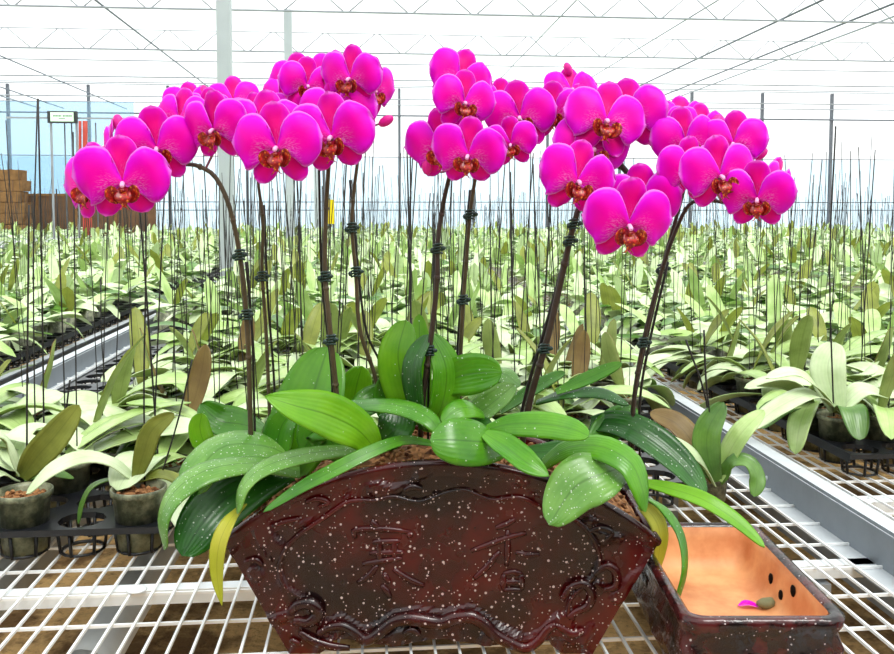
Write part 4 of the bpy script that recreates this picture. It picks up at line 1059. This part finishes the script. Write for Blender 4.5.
L(6, [(486, 430, 1.07), (510, 424, 1.05), (545, 424, 1.03), (572, 429, 1.02), (589, 436, 1.01)], 29, [(0, -.9, .7), (0, -.9, .6), (0, -.9, .7), (.2, -.8, .8)], 'leaf_fresh', fold=-.1, wave=.05)
L(6, [(484, 433, 1.05), (504, 446, 1.03), (526, 462, 1.0), (549, 476, .99)], 30, [(.5, -.9, .7), (.4, -1, .6), (.3, -1, .5)], 'leaf_fresh', 'leaf_fresh', prof=prof_point, fold=.3)
L(6, [(630, 466, 1.04), (602, 474, 1.01), (574, 488, 1.0), (549, 525, .985)], 58, [(-.1, -.8, .8), (0, -.8, .8), (0, -.9, .6), (-.1, -1, .3)], 'leaf_speckled', fold=.08, prof=lambda t: (.15 + .85 * math.sin(min(1, t / .5) * 1.57)) * math.sqrt(max(0, 1 - max(0, (t - .5) / .5) ** 1.7)))
L(6, [(536, 402, 1.18), (565, 393, 1.16), (600, 392, 1.14), (629, 405, 1.12)], 18, [(0, -.5, 1), (0, -.5, 1), (.3, -.6, 1)], 'leaf_deep', fold=-.1)
L(6, [(556, 392, 1.16), (580, 382, 1.16), (602, 372, 1.16), (622, 363, 1.16)], 15, (.2, -.8, .9), 'leaf_fresh', fold=.2)
L(6, [(520, 452, 1.12), (548, 452, 1.1), (575, 448, 1.08), (600, 452, 1.06)], 26, (0, -.8, .9), 'leaf_deep', fold=.1)
L(7, [(540, 466, 1.09), (566, 448, 1.06), (600, 446, 1.03), (630, 462, 1.01), (642, 488, 1.0), (646, 512, 1.0)], 32, [(0, -.8, .8), (0, -.8, .8), (.2, -.8, .8), (.6, -.8, .5), (.9, -.8, .2)], 'leaf_fresh', 'leaf_fresh', fold=-.12, wave=.06)
L(7, [(590, 424, 1.16), (618, 424, 1.14), (648, 438, 1.12), (680, 464, 1.1), (706, 496, 1.08)], 36, [(.2, -.8, .8), (.2, -.9, .7), (.3, -1, .6), (.4, -1, .5)], 'leaf_deep', 'leaf_fresh', fold=.3)
L(7, [(640, 482, 1.1), (668, 488, 1.08), (704, 500, 1.05), (738, 522, 1.03), (765, 547, 1.01)], 19, [(.1, -.7, .9), (.1, -.8, .8), (.3, -.8, .8), (.5, -.8, .7)], 'leaf_bright', 'leaf_fresh', fold=.15, wave=.04)
L(7, [(644, 496, 1.09), (664, 508, 1.05), (682, 535, 1.02), (686, 570, 1.0), (676, 606, .99)], 15, [(.3, -.7, .8), (.5, -.8, .5), (.8, -.8, .2), (.9, -.7, 0), (.8, -.8, 0)], 'leaf_mid', 'leaf_fresh', fold=-.1, wave=.04)
L(7, [(640, 505, 1.1), (652, 515, 1.09), (660, 535, 1.08), (657, 572, 1.08)], 20, (.5, -1, .1), 'leaf_yellow', 'leaf_mid', fold=.2)
L(7, [(598, 470, 1.12), (600, 440, 1.14), (618, 420, 1.16), (640, 412, 1.18)], 30, (.2, -.9, .6), 'leaf_mid', fold=.2)
# ------------------------------------------------------------------ daylight
w = bpy.data.worlds.new('sky'); sc.world = w; w.use_nodes = True
bg = w.node_tree.nodes['Background']; bg.inputs[0].default_value = lin((253, 254, 255)); bg.inputs[1].default_value = 1.75
su = bpy.data.lights.new('sun', 'SUN'); su.energy = 3.2; su.angle = math.radians(22); su.color = (1, .97, .92)
so = bpy.data.objects.new('sun', su); COL.objects.link(so)
so.rotation_euler = V((.4, -.6, 1.2)).to_track_quat('Z', 'Y').to_euler(); so.location = (-3, -2, 4)
sc.view_settings.view_transform = 'Standard'; sc.view_settings.look = 'None'; sc.view_settings.gamma = 1; sc.view_settings.use_curve_mapping = False
sc.view_settings.exposure = 0.08
sc.cycles.max_bounces = 8; sc.cycles.transparent_max_bounces = 16; sc.cycles.diffuse_bounces = 4; sc.cycles.glossy_bounces = 3; sc.cycles.transmission_bounces = 6
sc.cycles.use_denoising = True
